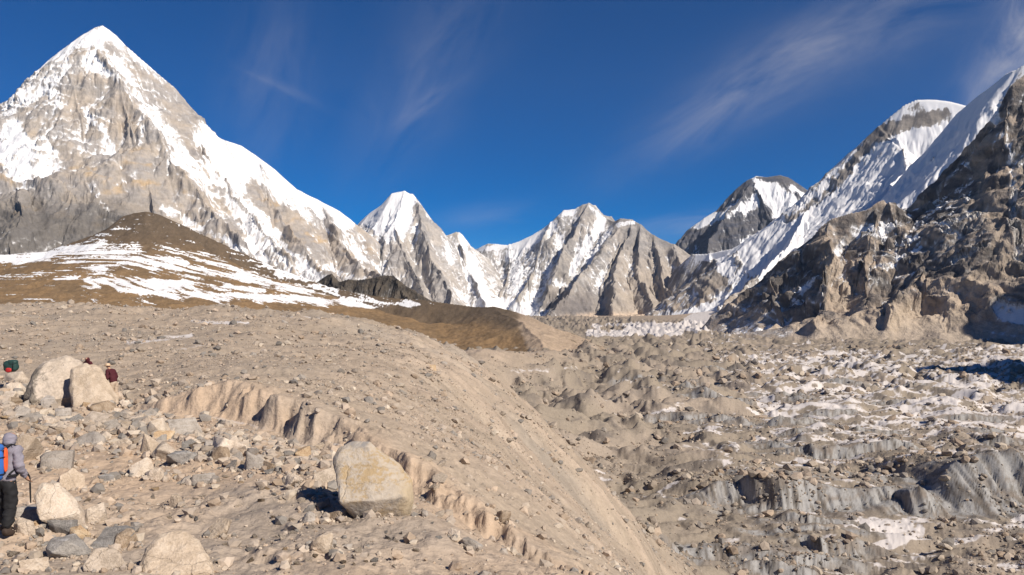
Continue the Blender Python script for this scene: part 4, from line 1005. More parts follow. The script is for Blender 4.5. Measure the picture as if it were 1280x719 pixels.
    b2 = nd(t, 'ShaderNodeBump'); b2.inputs['Distance'].default_value = bump * .75; b2.inputs['Strength'].default_value = .9; lk(t, n2, b2.inputs['Height']); lk(t, b1.outputs[0], b2.inputs['Normal'])
    b3 = nd(t, 'ShaderNodeBump'); b3.inputs['Distance'].default_value = bump * .5; b3.inputs['Strength'].default_value = .7; lk(t, ck.outputs[0], b3.inputs['Height']); lk(t, b2.outputs[0], b3.inputs['Normal']); b2 = b3
    lk(t, b2.outputs[0], b.inputs['Normal'])
    return m
RM = {
    'pale': rock_mat('pale_granite', [(.36, .30, .24), (.46, .385, .31), (.55, .47, .39)], 4, None, None, .03),
    'white': rock_mat('cream_granite', [(.45, .37, .29), (.56, .47, .38), (.62, .54, .45)], 4, None, None, .025),
    'grey': rock_mat('grey_gneiss', [(.25, .22, .19), (.33, .295, .26), (.39, .35, .31)], 4, None, ((.40, .37, .34), (R(25), R(30), 0)), .025),
    'dark': rock_mat('dark_grey_schist', [(.17, .16, .15), (.24, .225, .21), (.30, .28, .26)], 5, None, ((.34, .33, .32), (R(60), R(20), 0)), .02),
    'brown': rock_mat('brown_gneiss', [(.22, .165, .115), (.30, .23, .165), (.36, .29, .22)], 4, None, None, .03),
    'rust': rock_mat('rust_stained_rock', [(.34, .23, .14), (.44, .32, .20), (.50, .40, .28)], 4, None, None, .03),
    'tan': rock_mat('sandy_tan_granite', [(.36, .29, .22), (.43, .35, .27), (.49, .41, .325)], 3, None, None, .03),
    'lichen': rock_mat('pale_granite_with_dark_stains', [(.38, .32, .26), (.46, .39, .32), (.54, .46, .38)], 1.1, (.20, .175, .15), None, .05),
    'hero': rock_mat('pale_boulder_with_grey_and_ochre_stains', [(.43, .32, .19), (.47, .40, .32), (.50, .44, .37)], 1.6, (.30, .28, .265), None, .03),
}
BASES = []
def place_rock(px0, py0, px1, py1, matk, label, seed, thick=.8, cuts=9, rough=.05, round_=0., sink=.34, tilt=0, sub=3, pts=None, rot=None, name='boulder', cat='boulder', group=None):
    cx = (px0 + px1) / 2
    p = hit(cx, min(py1 - .15 * (py1 - py0), 716), 6)
    Y = p.y
    wd = (px1 - px0) / F * Y; ht = (py1 - py0) / F * Y
    V, Fc = rock_shape(seed, sub, cuts, round_, rough, pts)
    hx, hy, hzz = wd / 2 * 1.02, wd / 2 * thick, ht / 2 * (1 + sink)
    V = V * np.array((hx, hy, hzz))
    if tilt:
        c, s = math.cos(R(tilt)), math.sin(R(tilt)); V = V @ np.array(((c, 0, -s), (0, 1, 0), (s, 0, c)))
    o = mesh_np(name, V, Fc, None, RM[matk], True)
    top = (HY - py0) / F * (Y + hy * .4)
    X = (cx - 640) / F * (Y + hy * .4)
    o.location = (X, Y + hy * .4, top - V[:, 2].max())
    o.rotation_euler = (0, 0, -math.atan2(X, Y))              # the traced face looks towards the path's end of the bench
    tag(o, label, cat, group)
    BASES.append((o.location.x, o.location.y, max(hx, .12), max(hy, .12)))
    me = o.data
    try: me.set_sharp_from_angle(angle=R(32))
    except Exception: pass
    return o
BOULDERS = [
    # big outcrop of two boulders by the walkers
    (114, 501, 143, 521, 'brown', 'brown speckled block at the foot of the rounded tan boulder', {}),
    (101, 502, 115, 515, 'rust', 'small orange stone in front of the two big boulders', {}),
    (70, 510, 89, 527, 'grey', 'squat grey block with a shaded face below the largest pale boulder', {}),
    (52, 494, 73, 513, 'grey', 'grey block leaning on the left foot of the largest pale boulder', {}),
    (98, 515, 139, 533, 'pale', 'broad pale grey slab in front of the brown speckled block', dict(thick=.9)),
    (97, 540, 130, 560, 'grey', 'smooth dark-topped grey boulder on open sand uphill of the blue backpack walker', dict(round_=.3)),
    (53, 562, 91, 588, 'grey', 'flat layered grey boulder just right of the grey hooded walker', dict(thick=1.1, cuts=6)),
    (54, 519, 74, 534, 'pale', 'pale wedge stone left of the broad pale slab', {}),
    (14, 508, 37, 523, 'grey', 'flat grey stone at the left edge above the hooded walker', {}),
    (8, 464, 34, 480, 'pale', 'pale pointed stone directly under the green backpack', {}),
    (6, 478, 34, 491, 'white', 'low cream stone second below the green backpack', {}),
    (2, 489, 20, 502, 'white', 'cream stone third below the green backpack', {}),
    (152, 500, 163, 512, 'white', 'small upright cream stone by the feet of the maroon jacket walker', {}),
    (140, 508, 158, 517, 'white', 'flat cream stone under the feet of the maroon jacket walker', {}),
    (160, 517, 182, 529, 'pale', 'pale flat stone with a shaded underside right of the broad slab', {}),
    (174, 509, 198, 526, 'grey', 'grey tilted slab at the top right of the boulder band', dict(tilt=-20)),
    (143, 547, 164, 564, 'pale', 'pale grey cube-like stone left of the two-faced tan block', {}),
    (175, 541, 197, 573, 'tan', 'upright tan block with one dark side facing left', dict(cuts=6)),
    (18, 542, 52, 584, 'tan', 'wide tan boulder right behind the shoulder of the hooded walker', dict(sub=4, round_=.2)),
    (162, 574, 193, 599, 'white', 'pale angular block tipped on the sand right of centre path', dict(cuts=6, tilt=25)),
    (183, 584, 206, 603, 'pale', 'pale low stone against the right side of the tipped angular block', {}),
    (123, 592, 141, 604, 'dark', 'small bluish grey stone alone on sand below the tipped block', {}),
    (20, 630, 66, 654, 'grey', 'grey streaked flat boulder beside the hooded walker\'s legs', dict(sub=4, cuts=7)),
    (19, 647, 43, 672, 'pale', 'pale angular stone at the hooded walker\'s boots', {}),
    (38, 651, 51, 661, 'rust', 'small yellowish stone beside the boots of the hooded walker', {}),
    (61, 649, 95, 674, 'dark', 'dark grey cracked block at the lower end of the long diagonal boulder', dict(sub=4, cuts=7)),
    (60, 670, 112, 700, 'dark', 'long dark grey slab near the bottom edge of the picture', dict(sub=4, cuts=7, tilt=14)),
    (87, 657, 112, 685, 'rust', 'rust stained pale block between the dark blocks', {}),
    (105, 629, 134, 658, 'pale', 'pale block overhanging a dark hole beside the long diagonal boulder', dict(cuts=7)),
    (116, 660, 166, 690, 'dark', 'grey and white streaked block under the overhanging pale block', dict(sub=4, cuts=8)),
    (143, 660, 176, 688, 'brown', 'curved brown rock right of the streaked block', dict(tilt=-32, round_=.2)),
    (107, 683, 156, 716, 'pale', 'rounded pale pink boulder left of the wide bottom boulder', dict(sub=4, round_=.4)),
    (18, 697, 60, 719, 'white', 'flat cream slab at the bottom left corner', dict(sub=4)),
    (52, 676, 66, 686, 'dark', 'small grey pebble left of the long dark slab', {}),
    (72, 586, 104, 618, 'tan', 'low pale tan slab half buried above the long diagonal boulder', dict(sink=.6)),
    (175, 510, 196, 526, 'dark', 'dark slab behind the pointed pale stone', dict(tilt=15)),
    (184, 523, 211, 543, 'white', 'pale pointed stone at the left of the rock pile', dict(cuts=6)),
    (216, 523, 249, 552, 'grey', 'grey block with a dark left side on the rock pile', dict(cuts=7, tilt=-18)),
    (206, 535, 220, 551, 'pale', 'small pale block leaning on the grey rock pile block', {}),
    (192, 538, 219, 553, 'rust', 'yellowish slab lying on top of the pale block in the rock pile', dict(tilt=-12)),
    (193, 551, 233, 577, 'pale', 'pale jagged block under the yellowish slab', dict(sub=4, cuts=10)),
    (209, 562, 250, 584, 'dark', 'flat dark grey boulder at the near edge of the rock pile', dict(sub=4, tilt=8)),
    (265, 545, 317, 572, 'white', 'broad cream block, the brightest in the middle of the rocks', dict(sub=4, cuts=8)),
    (265, 557, 287, 581, 'brown', 'brown angular stone in front of the broad cream block', dict(cuts=6)),
    (254, 550, 272, 564, 'grey', 'grey stone at the left end of the broad cream block', {}),
    (256, 562, 274, 578, 'grey', 'small tilted grey stone left of the brown angular stone', dict(tilt=-30)),
    (306, 563, 337, 589, 'grey', 'grey block with a shadowed face right of the broad cream block', dict(cuts=7)),
    (328, 575, 346, 590, 'brown', 'brownish stone touching the shadowed grey block', {}),
    (369, 558, 390, 577, 'rust', 'orange brown block left of the large slope boulder', dict(cuts=7)),
    (331, 561, 345, 572, 'white', 'small white stone above the sandy path', {}),
    (356, 591, 374, 611, 'pale', 'pale stone at the edge of the sandy path', {}),
    (236, 591, 268, 609, 'grey', 'bluish grey flat stone embedded beside the sandy path', dict(sink=.5)),
    (216, 592, 233, 601, 'rust', 'bright orange stone beside the bluish flat stone', {}),
    (210, 617, 228, 637, 'tan', 'tan slab embedded upright in the sand', {}),
    (258, 649, 289, 676, 'tan', 'pale tan slab embedded in the sand near the bottom centre', dict(sink=.5, sub=4)),
    (386, 665, 416, 693, 'tan', 'round tan boulder sunk in the sand below the large slope boulder', dict(round_=.7, sink=.35, sub=4)),
    (378, 640, 394, 657, 'grey', 'oval grey cobble on the sand', dict(round_=.6)),
    (410, 639, 428, 654, 'brown', 'brown cobble just left of the large slope boulder\'s foot', {}),
    (389, 581, 428, 612, 'pale', 'pale stone in the gap left of the large slope boulder', dict(cuts=8)),
    (621, 637, 639, 657, 'brown', 'lone dark brown stone on the falling sand slope', dict(cuts=6)),
    (536, 456, 546, 465, 'rust', 'lone rusty boulder on the grey gravel slope', {}),
    (578, 672, 604, 690, 'grey', 'grey bedded slab in the falling slope near the bottom', dict(sink=.6)),
    (560, 661, 575, 678, 'white', 'small cream and orange stone in the falling slope', {}),
]
i0 = 100
for (a, b_, c, d, mk, lab, kw) in BOULDERS:
    i0 += 1
    place_rock(a, b_, c, d, mk, lab, i0, **kw)
# the large boulder on the brink of the slope: a slab with a broad lit face and an undercut foot
def outline_rock(pts, matk, label, seed, crease=-.15, back=1.25, under=.55, thick=.85, rough=.03, sink=.04):
    """a boulder whose outline was read off the photograph, given a lit upper face, an undercut foot and its own depth"""
    x0, x1 = min(p[0] for p in pts), max(p[0] for p in pts); y0, y1 = min(p[1] for p in pts), max(p[1] for p in pts)
    hp = []
    for (a, b_) in pts:
        x, z = (a - (x0 + x1) / 2) / ((x1 - x0) / 2), ((y0 + y1) / 2 - b_) / ((y1 - y0) / 2)
        f = -.8 + back * max(z - crease, 0) + under * max(crease - z, 0) + .22 * x * x
        hp += [(x * .90, f, z * .92), (x, f + .32, z), (x * .97, max(f + .7, .35), z * .9), (x * .7, max(f + 1.0, .95), z * .6 - .1)]
    for x in (-.8, -.4, 0, .4, .75):
        hp.append((x, -.98 + .22 * x * x, crease + .05 * x))
    return place_rock(x0, y0, x1, y1, matk, label, seed, thick=thick, rough=rough, sub=5, sink=sink, pts=hp)
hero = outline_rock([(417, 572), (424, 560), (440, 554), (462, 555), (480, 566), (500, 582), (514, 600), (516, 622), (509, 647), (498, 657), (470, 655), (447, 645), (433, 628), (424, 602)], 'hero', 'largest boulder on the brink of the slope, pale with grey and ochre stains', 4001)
outline_rock([(36, 486), (44, 466), (58, 451), (84, 445), (100, 453), (110, 472), (110, 512), (70, 516), (42, 504)], 'lichen', 'largest pale boulder by the ridge walkers, its left edge stained dark', 4002, crease=-.2, back=.7, under=.1, sink=.2, rough=.07)
outline_rock([(92, 460), (110, 454), (126, 459), (137, 474), (145, 492), (144, 514), (110, 517), (94, 510), (90, 480)], 'tan', 'rounded tan boulder leaning against the right side of the largest pale boulder', 4003, crease=-.3, back=.8, under=.0, sink=.2, rough=.06)
outline_rock([(178, 694), (184, 680), (200, 669), (228, 667), (248, 678), (262, 698), (268, 719), (236, 726), (196, 724), (180, 712)], 'tan', 'wide rounded tan boulder cut off by the bottom edge', 4004, crease=-.1, back=1.3, under=0, sink=.2, rough=.05)
outline_rock([(47, 616), (56, 603), (72, 605), (90, 620), (101, 638), (104, 658), (96, 666), (80, 660), (66, 644), (52, 632)], 'white', "long cream boulder lying diagonally below the hooded walker's pack", 4005, crease=-.1, back=1.0, under=.3, sink=.1, rough=.06)

# ---- smaller stones of the boulder band, one object each
rg = np.random.RandomState(5)
protos = {}
for mk in ('pale', 'white', 'grey', 'dark', 'brown', 'tan', 'rust'):
    for k in range(4):
        V, Fc = rock_shape(900 + k * 13 + len(mk), 3, 5, 0, .05)
        o = mesh_np('stone', V, Fc, None, RM[mk], True)
        try: o.data.set_sharp_from_angle(angle=R(32))
        except Exception: pass
        protos[(mk, k)] = o.data
        bpy.data.objects.remove(o)
WORD = {'pale': 'pale grey', 'white': 'cream', 'grey': 'mid grey', 'dark': 'dark grey', 'brown': 'brown', 'tan': 'sandy tan', 'rust': 'rust orange'}
def band_y(px):
    return np.interp(px, [0, 60, 140, 200, 260, 330, 400, 430], [490, 520, 520, 525, 545, 560, 572, 580])
N_ST = 0
spots = []
for i in range(2600):
    if N_ST >= 205: break
    if rg.rand() < .8:
        px = rg.uniform(2, 425); py = band_y(px) + abs(rg.normal(0, 17)) - 6 + rg.uniform(0, 10)
    else:
        px = rg.uniform(2, 560); py = rg.uniform(555, 712)
    if any(abs(px - a) < 6 and abs(py - b_) < 5 for a, b_ in spots): continue
    if any(a - 2 < px < c + 2 and b_ - 2 < py < d + 1 for (a, b_, c, d, *_r) in BOULDERS) or (408 < px < 520 and 550 < py < 665) or (34 < px < 148 and 444 < py < 514) or (174 < px < 270 and py > 664) or (44 < px < 108 and 600 < py < 668): continue
    if px < 40 and 535 < py < 680: continue
    spots.append((px, py))
    p = hit(px, py)
    size = (rg.uniform(7, 17) if py < band_y(px) + 34 else rg.uniform(4, 9.5)) / F * p.y
    mk = rg.choice(['pale', 'white', 'grey', 'dark', 'brown', 'tan', 'rust'], p=[.27, .16, .2, .1, .08, .16, .03])
    me = protos[(mk, int(rg.randint(4)))]
    o = bpy.data.objects.new('stone', me); C.objects.link(o)
    s = size * .5
    o.scale = (s * rg.uniform(.8, 1.35), s * rg.uniform(.8, 1.3), s * rg.uniform(.5, .95))
    o.rotation_euler = (rg.uniform(-.4, .4), rg.uniform(-.4, .4), rg.uniform(0, 6.28))
    o.location = (p.x, p.y, p.z + o.scale[2] * .45)
    zone = 'among the boulders of the upper band' if py < band_y(px) + 30 else 'scattered on the sandy foreground slope'
    tag(o, 'small ' + WORD[mk] + ' angular stone ' + zone, 'stone', WORD[mk] + ' stones ' + zone)
    N_ST += 1
# ---- gravel, cobbles and scree: far too many to count
def scatter(name, XY, size, cols, seed, mat, zs=.3):
    rg = np.random.RandomState(seed)
    n = len(XY)
    bases = []
    for k in range(6):
        V, Fc = ICO[1]
        V = V * (1 + rg.uniform(-.32, .25, size=(len(V), 1))); V = V * np.array((1, rg.uniform(.7, 1), rg.uniform(.5, .85)))
        bases.append(V)
    Fc = ICO[1][1]
    z = ground(XY[:, 0], XY[:, 1])
    nv = len(ICO[1][0])
    B = np.stack(bases)[rg.randint(6, size=n)]
    a = rg.uniform(0, 6.28, n); ca, sa = np.cos(a), np.sin(a)
    tl = rg.uniform(-.6, .6, n); ct, st_ = np.cos(tl), np.sin(tl)
    x, y, zz = B[..., 0], B[..., 1], B[..., 2]
    x, zz = x * ct[:, None] - zz * st_[:, None], x * st_[:, None] + zz * ct[:, None]
    x, y = x * ca[:, None] - y * sa[:, None], x * sa[:, None] + y * ca[:, None]
    V = np.stack([x, y, zz], -1) * size[:, None, None] * .5
    V = V + np.stack([XY[:, 0], XY[:, 1], z + size * zs * .5], -1)[:, None, :]
    Fq = (Fc[None] + (np.arange(n) * nv)[:, None, None]).reshape(-1, 3)
    c = np.asarray(cols)[rg.randint(len(cols), size=n)] * rg.uniform(.8, 1.15, size=(n, 1))
    o = mesh_np(name, V.reshape(-1, 3), Fq, {'tint': np.repeat(c, nv, 0), 'snow': np.full(n * nv, -2.0)}, mat, False)
    tag(o, kind='stuff')
    return o
M_SC = terrain_mat('loose_stone', 1 / .5, 1 / .06, .05, .01, .1, .1, contrast=.22)
M_SC2 = terrain_mat('loose_far_stone', 1 / 2.0, 1 / .4, .2, .06, .1, .1, contrast=.22)
def off_scarp(XY):
    sd, h = scarp(XY[:, 0], XY[:, 1])
    return XY[~((sd > -.5) & (sd < .5 + 1.0 * h) & (h > .15)) | (np.random.RandomState(len(XY)).rand(len(XY)) < .16)]
def pick(n, y0, y1, u0, u1, seed, f=lambda x, y: np.ones_like(x)):
    rg = np.random.RandomState(seed)
    Y = np.exp(rg.uniform(math.log(y0), math.log(y1), n)); u = rg.uniform(u0, u1, n); X = u * (Y + KO * .2)
    k = rg.rand(n) < f(X, Y)
    return off_scarp(np.stack([X[k], Y[k]], -1))
def clump(X, Y, s, seed, lo=-.1, hi=.35):
    return sst(lo, hi, fbm(X / s, Y / s, 4, .6, seed))
COLS = [(.42, .355, .29), (.36, .305, .255), (.32, .285, .25), (.50, .43, .35), (.24, .22, .20), (.37, .29, .22), (.44, .35, .27), (.40, .335, .275), (.43, .35, .28), (.38, .32, .26)]
# foreground pebbles and cobbles
def fband(X, Y):
    px, py = proj(X, Y, base_z(X, Y))
    b = np.exp(-((py - band_y(px) - 8) / 26.0) ** 2) * (px < 440)
    return np.clip(.03 + .20 * clump(X, Y, 2.2, 801) + .95 * b, 0, 1) * (px < 800)
P = pick(62000, 9, 42, -.72, .16, 11, fband)
rg = np.random.RandomState(12)
scatter('scree', P, np.clip(.034 * np.exp(rg.exponential(.70, len(P))), .025, .36) * (P[:, 1] / 18) ** .7, COLS, 13, M_SC)
# grit and chips banked against the boulders
rg = np.random.RandomState(41)
Q = []
for (bx, by, hx, hy) in BASES:
    for _ in range(int(30 + 60 * hx)):
        a = rg.uniform(0, 6.283); r_ = rg.uniform(.85, 1.45)
        Q.append((bx + math.cos(a) * hx * r_, by + math.sin(a) * hy * r_ * .9))
Q = np.array(Q)
scatter('scree', Q, np.clip(.04 * np.exp(rg.exponential(.6, len(Q))), .03, .25) * (Q[:, 1] / 18) ** .6, COLS, 42, M_SC)
# gravel slope of the moraine
P = pick(170000, 33, 200, -.72, .30, 21, lambda X, Y: (.2 + .8 * clump(X, Y, 9, 803)) * (base_z(X, Y) > -58))
rg = np.random.RandomState(22)
scatter('scree', P, np.clip(.055 * np.exp(rg.exponential(.48, len(P))), .045, .8) * (P[:, 1] / 70) ** .8, [(c[0] * .88, c[1] * .88, c[2] * .88) for c in COLS], 23, M_SC2)
# blocks lying on the glacier
P = pick(60000, 170, 1400, -.05, .72, 31, lambda X, Y: (.12 + .88 * clump(X, Y, 60, 805)) * (base_z(X, Y) < -45))
rg = np.random.RandomState(32)
scatter('scree', P, np.clip(.6 * np.exp(rg.exponential(.52, len(P))), .4, 6) * (P[:, 1] / 400) ** .6, [(c[0] * .8, c[1] * .8, c[2] * .8) for c in COLS], 33, M_SC2)
# ------------------------------------------------------------------ people
def plain(name, col, rough=.8, s=40, var=.2, bump=.003, weave=None):
    m = bpy.data.materials.new(name); m.use_nodes = True
    t = m.node_tree; b = t.nodes['Principled BSDF']
    co = nd(t, 'ShaderNodeTexCoord').outputs['Object']
    n = noise_node(t, co, s, 4, .6); n2 = noise_node(t, co, 7, 3, .5)
    v = mth(t, 'MULTIPLY_ADD', mth(t, 'SUBTRACT', mth(t, 'ADD', mth(t, 'MULTIPLY', n, .5), mth(t, 'MULTIPLY', n2, .5)), .5), var * 4, 1.0)
    vm = nd(t, 'ShaderNodeVectorMath', operation='SCALE'); vm.inputs[0].default_value = col; lk(t, v, vm.inputs['Scale'])
    lk(t, vm.outputs[0], b.inputs['Base Color']); b.inputs['Roughness'].default_value = rough; b.inputs['Specular IOR Level'].default_value = .25
    bp = nd(t, 'ShaderNodeBump'); bp.inputs['Distance'].default_value = bump * 6; bp.inputs['Strength'].default_value = .8; lk(t, n2, bp.inputs['Height'])
    lk(t, bp.outputs[0], b.inputs['Normal'])
    return m
MS = dict(skin=plain('skin', (.42, .24, .16), .6, 60, .1), lilac=plain('grey_lilac_fabric', (.24, .225, .27)), black=plain('black_fabric', (.018, .018, .02)), blue=plain('blue_nylon', (.04, .145, .47), .55),
          orange=plain('orange_nylon', (.75, .11, .03), .6), maroon=plain('maroon_fleece', (.065, .012, .018)), hat=plain('straw_cloth', (.55, .40, .27)), khaki=plain('khaki_cloth', (.42, .33, .25)),
          green=plain('dark_green_nylon', (.025, .06, .055), .55), boot=plain('brown_boot_leather', (.05, .035, .028)), red=plain('red_nylon', (.42, .03, .03), .6), strap=plain('black_webbing', (.015, .015, .017), .6))
def skin(name, verts, edges, radii, mat, parent=None, root=0, sub=2, folds=0):
    me = bpy.data.meshes.new(name); me.from_pydata([Vector(v) for v in verts], edges, []); me.update()
    o = bpy.data.objects.new(name, me); C.objects.link(o)
    sm = o.modifiers.new('skin', 'SKIN'); sm.use_smooth_shade = True
    if not me.skin_vertices: me.skin_vertices.new()
    for i, r in enumerate(radii):
        d = me.skin_vertices[0].data[i]
        d.radius = (r, r) if isinstance(r, (int, float)) else r
        d.use_root = (i == root)
    ss = o.modifiers.new('sub', 'SUBSURF'); ss.levels = sub; ss.render_levels = sub
    dg = bpy.context.evaluated_depsgraph_get(); dg.update()
    nm = bpy.data.meshes.new_from_object(o.evaluated_get(dg))
    o.modifiers.clear(); o.data = nm; nm.name = name
    nm.materials.clear(); nm.materials.append(mat)
    nm.polygons.foreach_set('use_smooth', np.ones(len(nm.polygons), bool))
    if folds:
        co = np.empty(len(nm.vertices) * 3); nm.vertices.foreach_get('co', co); P = co.reshape(-1, 3)
        no = np.empty(len(nm.vertices) * 3); nm.vertices.foreach_get('normal', no)
        d = vn3(P * np.array((1, 1, 1.7)), 9, 3) * folds + vn3(P * np.array((1, 1, 2.4)), 19, 8) * folds * .6
        nm.vertices.foreach_set('co', (P + no.reshape(-1, 3) * d[:, None]).ravel())
    if parent: o.parent = parent
    return o
def chain(pts, rad):
    return [tuple(p) for p in pts], [(i, i + 1) for i in range(len(pts) - 1)], list(rad)
def tube(name, pts, rad, mat, parent): 
    v, e, r = chain(pts, [rad] * len(pts) if isinstance(rad, (int, float)) else rad)
    return skin(name, v, e, r, mat, parent, 0, 1)
def blob(name, co, size, mat, parent, seed=1, sub=3, rough=.04, sq=2.6):
    V, Fc = ICO[sub]; V = np.sign(V) * np.abs(V) ** (2.0 / sq)
    V = V * (1 + vn3(V, 1.8, seed) * rough * 1.5)[:, None] * np.array(size) / 2 + np.array(co)
    return mesh_np(name, V, Fc, None, mat, True, parent)
def hand(J, w, e, s, mat, side, parent):
    pass
def person(name, label, loc, rz, J, mats, hat=None, hood=False, group=None, gaze=0):
    """J: joints in metres, x to the figure's right, y forward, z up"""
    root = bpy.data.objects.new(name, None); C.objects.link(root); root.location = loc; root.rotation_euler = (0, 0, rz)
    tag(root, label, 'person', group)
    j = {k: Vector(v) for k, v in J.items()}
    V, E, Rr = [], [], []
    def add(p, r, frm=None):
        V.append(tuple(p)); Rr.append(r)
        if frm is not None: E.append((frm, len(V) - 1))
        return len(V) - 1
    pel = add(j['pelvis'], (.125, .10)); wa = add(j['pelvis'].lerp(j['chest'], .45), (.115, .09), pel); ch = add(j['chest'], (.15, .105), wa); nk = add(j['neck'], .055, ch)
    hd0 = add(j['neck'].lerp(j['head'], .55), .062, nk); hd = add(j['head'], (.075, .092), hd0); ht = add(j['head'] + (j['head'] - j['neck']).normalized() * .075, (.06, .07), hd)
    for s in ('l', 'r'):
        sh = add(j['sh_' + s], .055, ch); el = add(j['el_' + s], .040, sh); wr = add(j['wr_' + s], .027, el)
        d = (j['wr_' + s] - j['el_' + s]).normalized()
        pm = add(j['wr_' + s] + d * .06, (.036, .018), wr)
        side = d.cross(Vector((0, 1, .2))).normalized()
        for q in range(4):
            f0 = add(j['wr_' + s] + d * .095 + side * (q - 1.5) * .019, .0095, pm)
            f1 = add(Vector(V[f0]) + d * (.034 + .006 * (q in (1, 2))) + Vector((0, .012, 0)), .0085, f0)
            add(Vector(V[f1]) + d * .022 + Vector((0, .022, 0)), .0075, f1)
        t0 = add(j['wr_' + s] + d * .045 + Vector((0, .035, 0)), .011, pm); add(Vector(V[t0]) + d * .035 + Vector((0, .016, 0)), .009, t0)
        hp = add(j['hip_' + s], .085, pel); kn = add(j['kn_' + s], .055, hp); an = add(j['an_' + s], .038, kn)
        add(j['an_' + s] + Vector((0, .12, -.05)), .032, an)
    body = skin('body', V, E, Rr, mats['skin'], root, 0, 2)
    # face
    fd = Vector((math.sin(gaze), math.cos(gaze), 0)); h = j['head']
    sd = Vector((fd.y, -fd.x, 0))
    nose = tube('nose', [h + fd * .085 + Vector((0, 0, .012)), h + fd * .112 - Vector((0, 0, .018)), h + fd * .09 - Vector((0, 0, .026))], [.008, .012, .009], mats['skin'], root)
    for s in (-1, 1):
        blob('eye', h + fd * .088 + sd * s * .032 + Vector((0, 0, .012)), (.022, .02, .014), MS['black'], root, 2, 2, 0, 2)
        blob('ear', h + sd * s * .083 - Vector((0, 0, .008)), (.022, .036, .058), mats['skin'], root, 2, 2, 0, 2)
    blob('mouth', h + fd * .084 - Vector((0, 0, .045)), (.045, .016, .012), MS['red'], root, 2, 2, 0, 2)
    # jacket, trousers, boots
    v = [j['pelvis'] - Vector((0, 0, .10)), j['pelvis'].lerp(j['chest'], .3), j['pelvis'].lerp(j['chest'], .68), j['chest'], j['chest'].lerp(j['neck'], .72)]
    e = [(0, 1), (1, 2), (2, 3), (3, 4)]; r = [(.195, .155), (.19, .15), (.195, .15), (.20, .145), (.10, .095)]
    for s in ('l', 'r'):
        b0 = len(v); v += [j['sh_' + s], j['sh_' + s].lerp(j['el_' + s], .5), j['el_' + s], j['el_' + s].lerp(j['wr_' + s], .55), j['wr_' + s]]
        r += [.095, .085, .078, .066, .054]; e += [(3, b0), (b0, b0 + 1), (b0 + 1, b0 + 2), (b0 + 2, b0 + 3), (b0 + 3, b0 + 4)]
    skin('jacket', v, e, r, mats['jacket'], root, 0, 3, .02)
    v = [j['pelvis'] + Vector((0, 0, .10)), j['pelvis'] - Vector((0, 0, .05))]; e = [(0, 1)]; r = [(.165, .13), (.17, .135)]
    for s in ('l', 'r'):
        b0 = len(v); v += [j['hip_' + s], j['hip_' + s].lerp(j['kn_' + s], .5), j['kn_' + s], j['kn_' + s].lerp(j['an_' + s], .5), j['an_' + s] + Vector((0, 0, .03))]
        r += [.122, .112, .098, .094, .086]; e += [(1, b0), (b0, b0 + 1), (b0 + 1, b0 + 2), (b0 + 2, b0 + 3), (b0 + 3, b0 + 4)]
    skin('trousers', v, e, r, mats['trousers'], root, 0, 3, .022)
    for s in ('l', 'r'):
        a = j['an_' + s]
        skin('boot', [a + Vector((0, 0, .07)), a + Vector((0, -.01, -.03)), a + Vector((0, .08, -.045)), a + Vector((0, .17, -.055)), a + Vector((0, -.05, -.05))], [(0, 1), (1, 2), (2, 3), (1, 4)], [.062, .064, (.056, .05), (.048, .038), (.05, .042)], MS['boot'], root, 1, 2)
    if hood:
        up = (j['head'] - j['neck']).normalized()
        skin('hood', [j['neck'] - up * .03, j['neck'] + up * .06 - fd * .02, h - fd * .022 - up * .02, h - fd * .025 + up * .075], [(0, 1), (1, 2), (2, 3)], [(.11, .10), (.108, .11), (.122, .118), (.085, .082)], mats['jacket'], root, 0, 3, .012)
    if hat:
        up = (j['head'] - j['neck']).normalized()
        cr = blob('hat', h + up * .075 - fd * .005, (.215, .235, .17), hat, root, 4, 3, .05, 2.3)
        V0, F0 = ICO[3]; ang = np.arctan2(V0[:, 1], V0[:, 0])
        Vb = V0 * np.array((.175, .19, .014)); Vb[:, 2] += .018 * np.sin(2 * ang) * np.hypot(V0[:, 0], V0[:, 1])
        mesh_np('hat_brim', Vb + np.array(h + up * .035), F0, None, hat, True, cr)
    return root
def stand(lean=0., stride=.12, arm_r=None, arm_l=None, hgt=1.0):
    J = dict(pelvis=(0, 0, .93), chest=(0, .02 + lean * .5, 1.30), neck=(0, .03 + lean * .8, 1.47), head=(0, .055 + lean, 1.60),
             sh_l=(-.18, .02 + lean * .65, 1.40), sh_r=(.18, .02 + lean * .65, 1.40), hip_l=(-.09, 0, .88), hip_r=(.09, 0, .88),
             kn_l=(-.10, stride * .7, .49), kn_r=(.10, .03 - stride * .3, .48), an_l=(-.10, stride * .8, .09), an_r=(.11, -stride, .09),
             el_l=(-.25, -.02 + lean * .4, 1.12), wr_l=(-.24, .12 + lean * .3, .92), el_r=(.25, -.01 + lean * .4, 1.12), wr_r=(.24, .15 + lean * .3, .93))
    if arm_r: J['el_r'], J['wr_r'] = arm_r
    if arm_l: J['el_l'], J['wr_l'] = arm_l
    return {k: tuple(q * hgt for q in v) for k, v in J.items()}
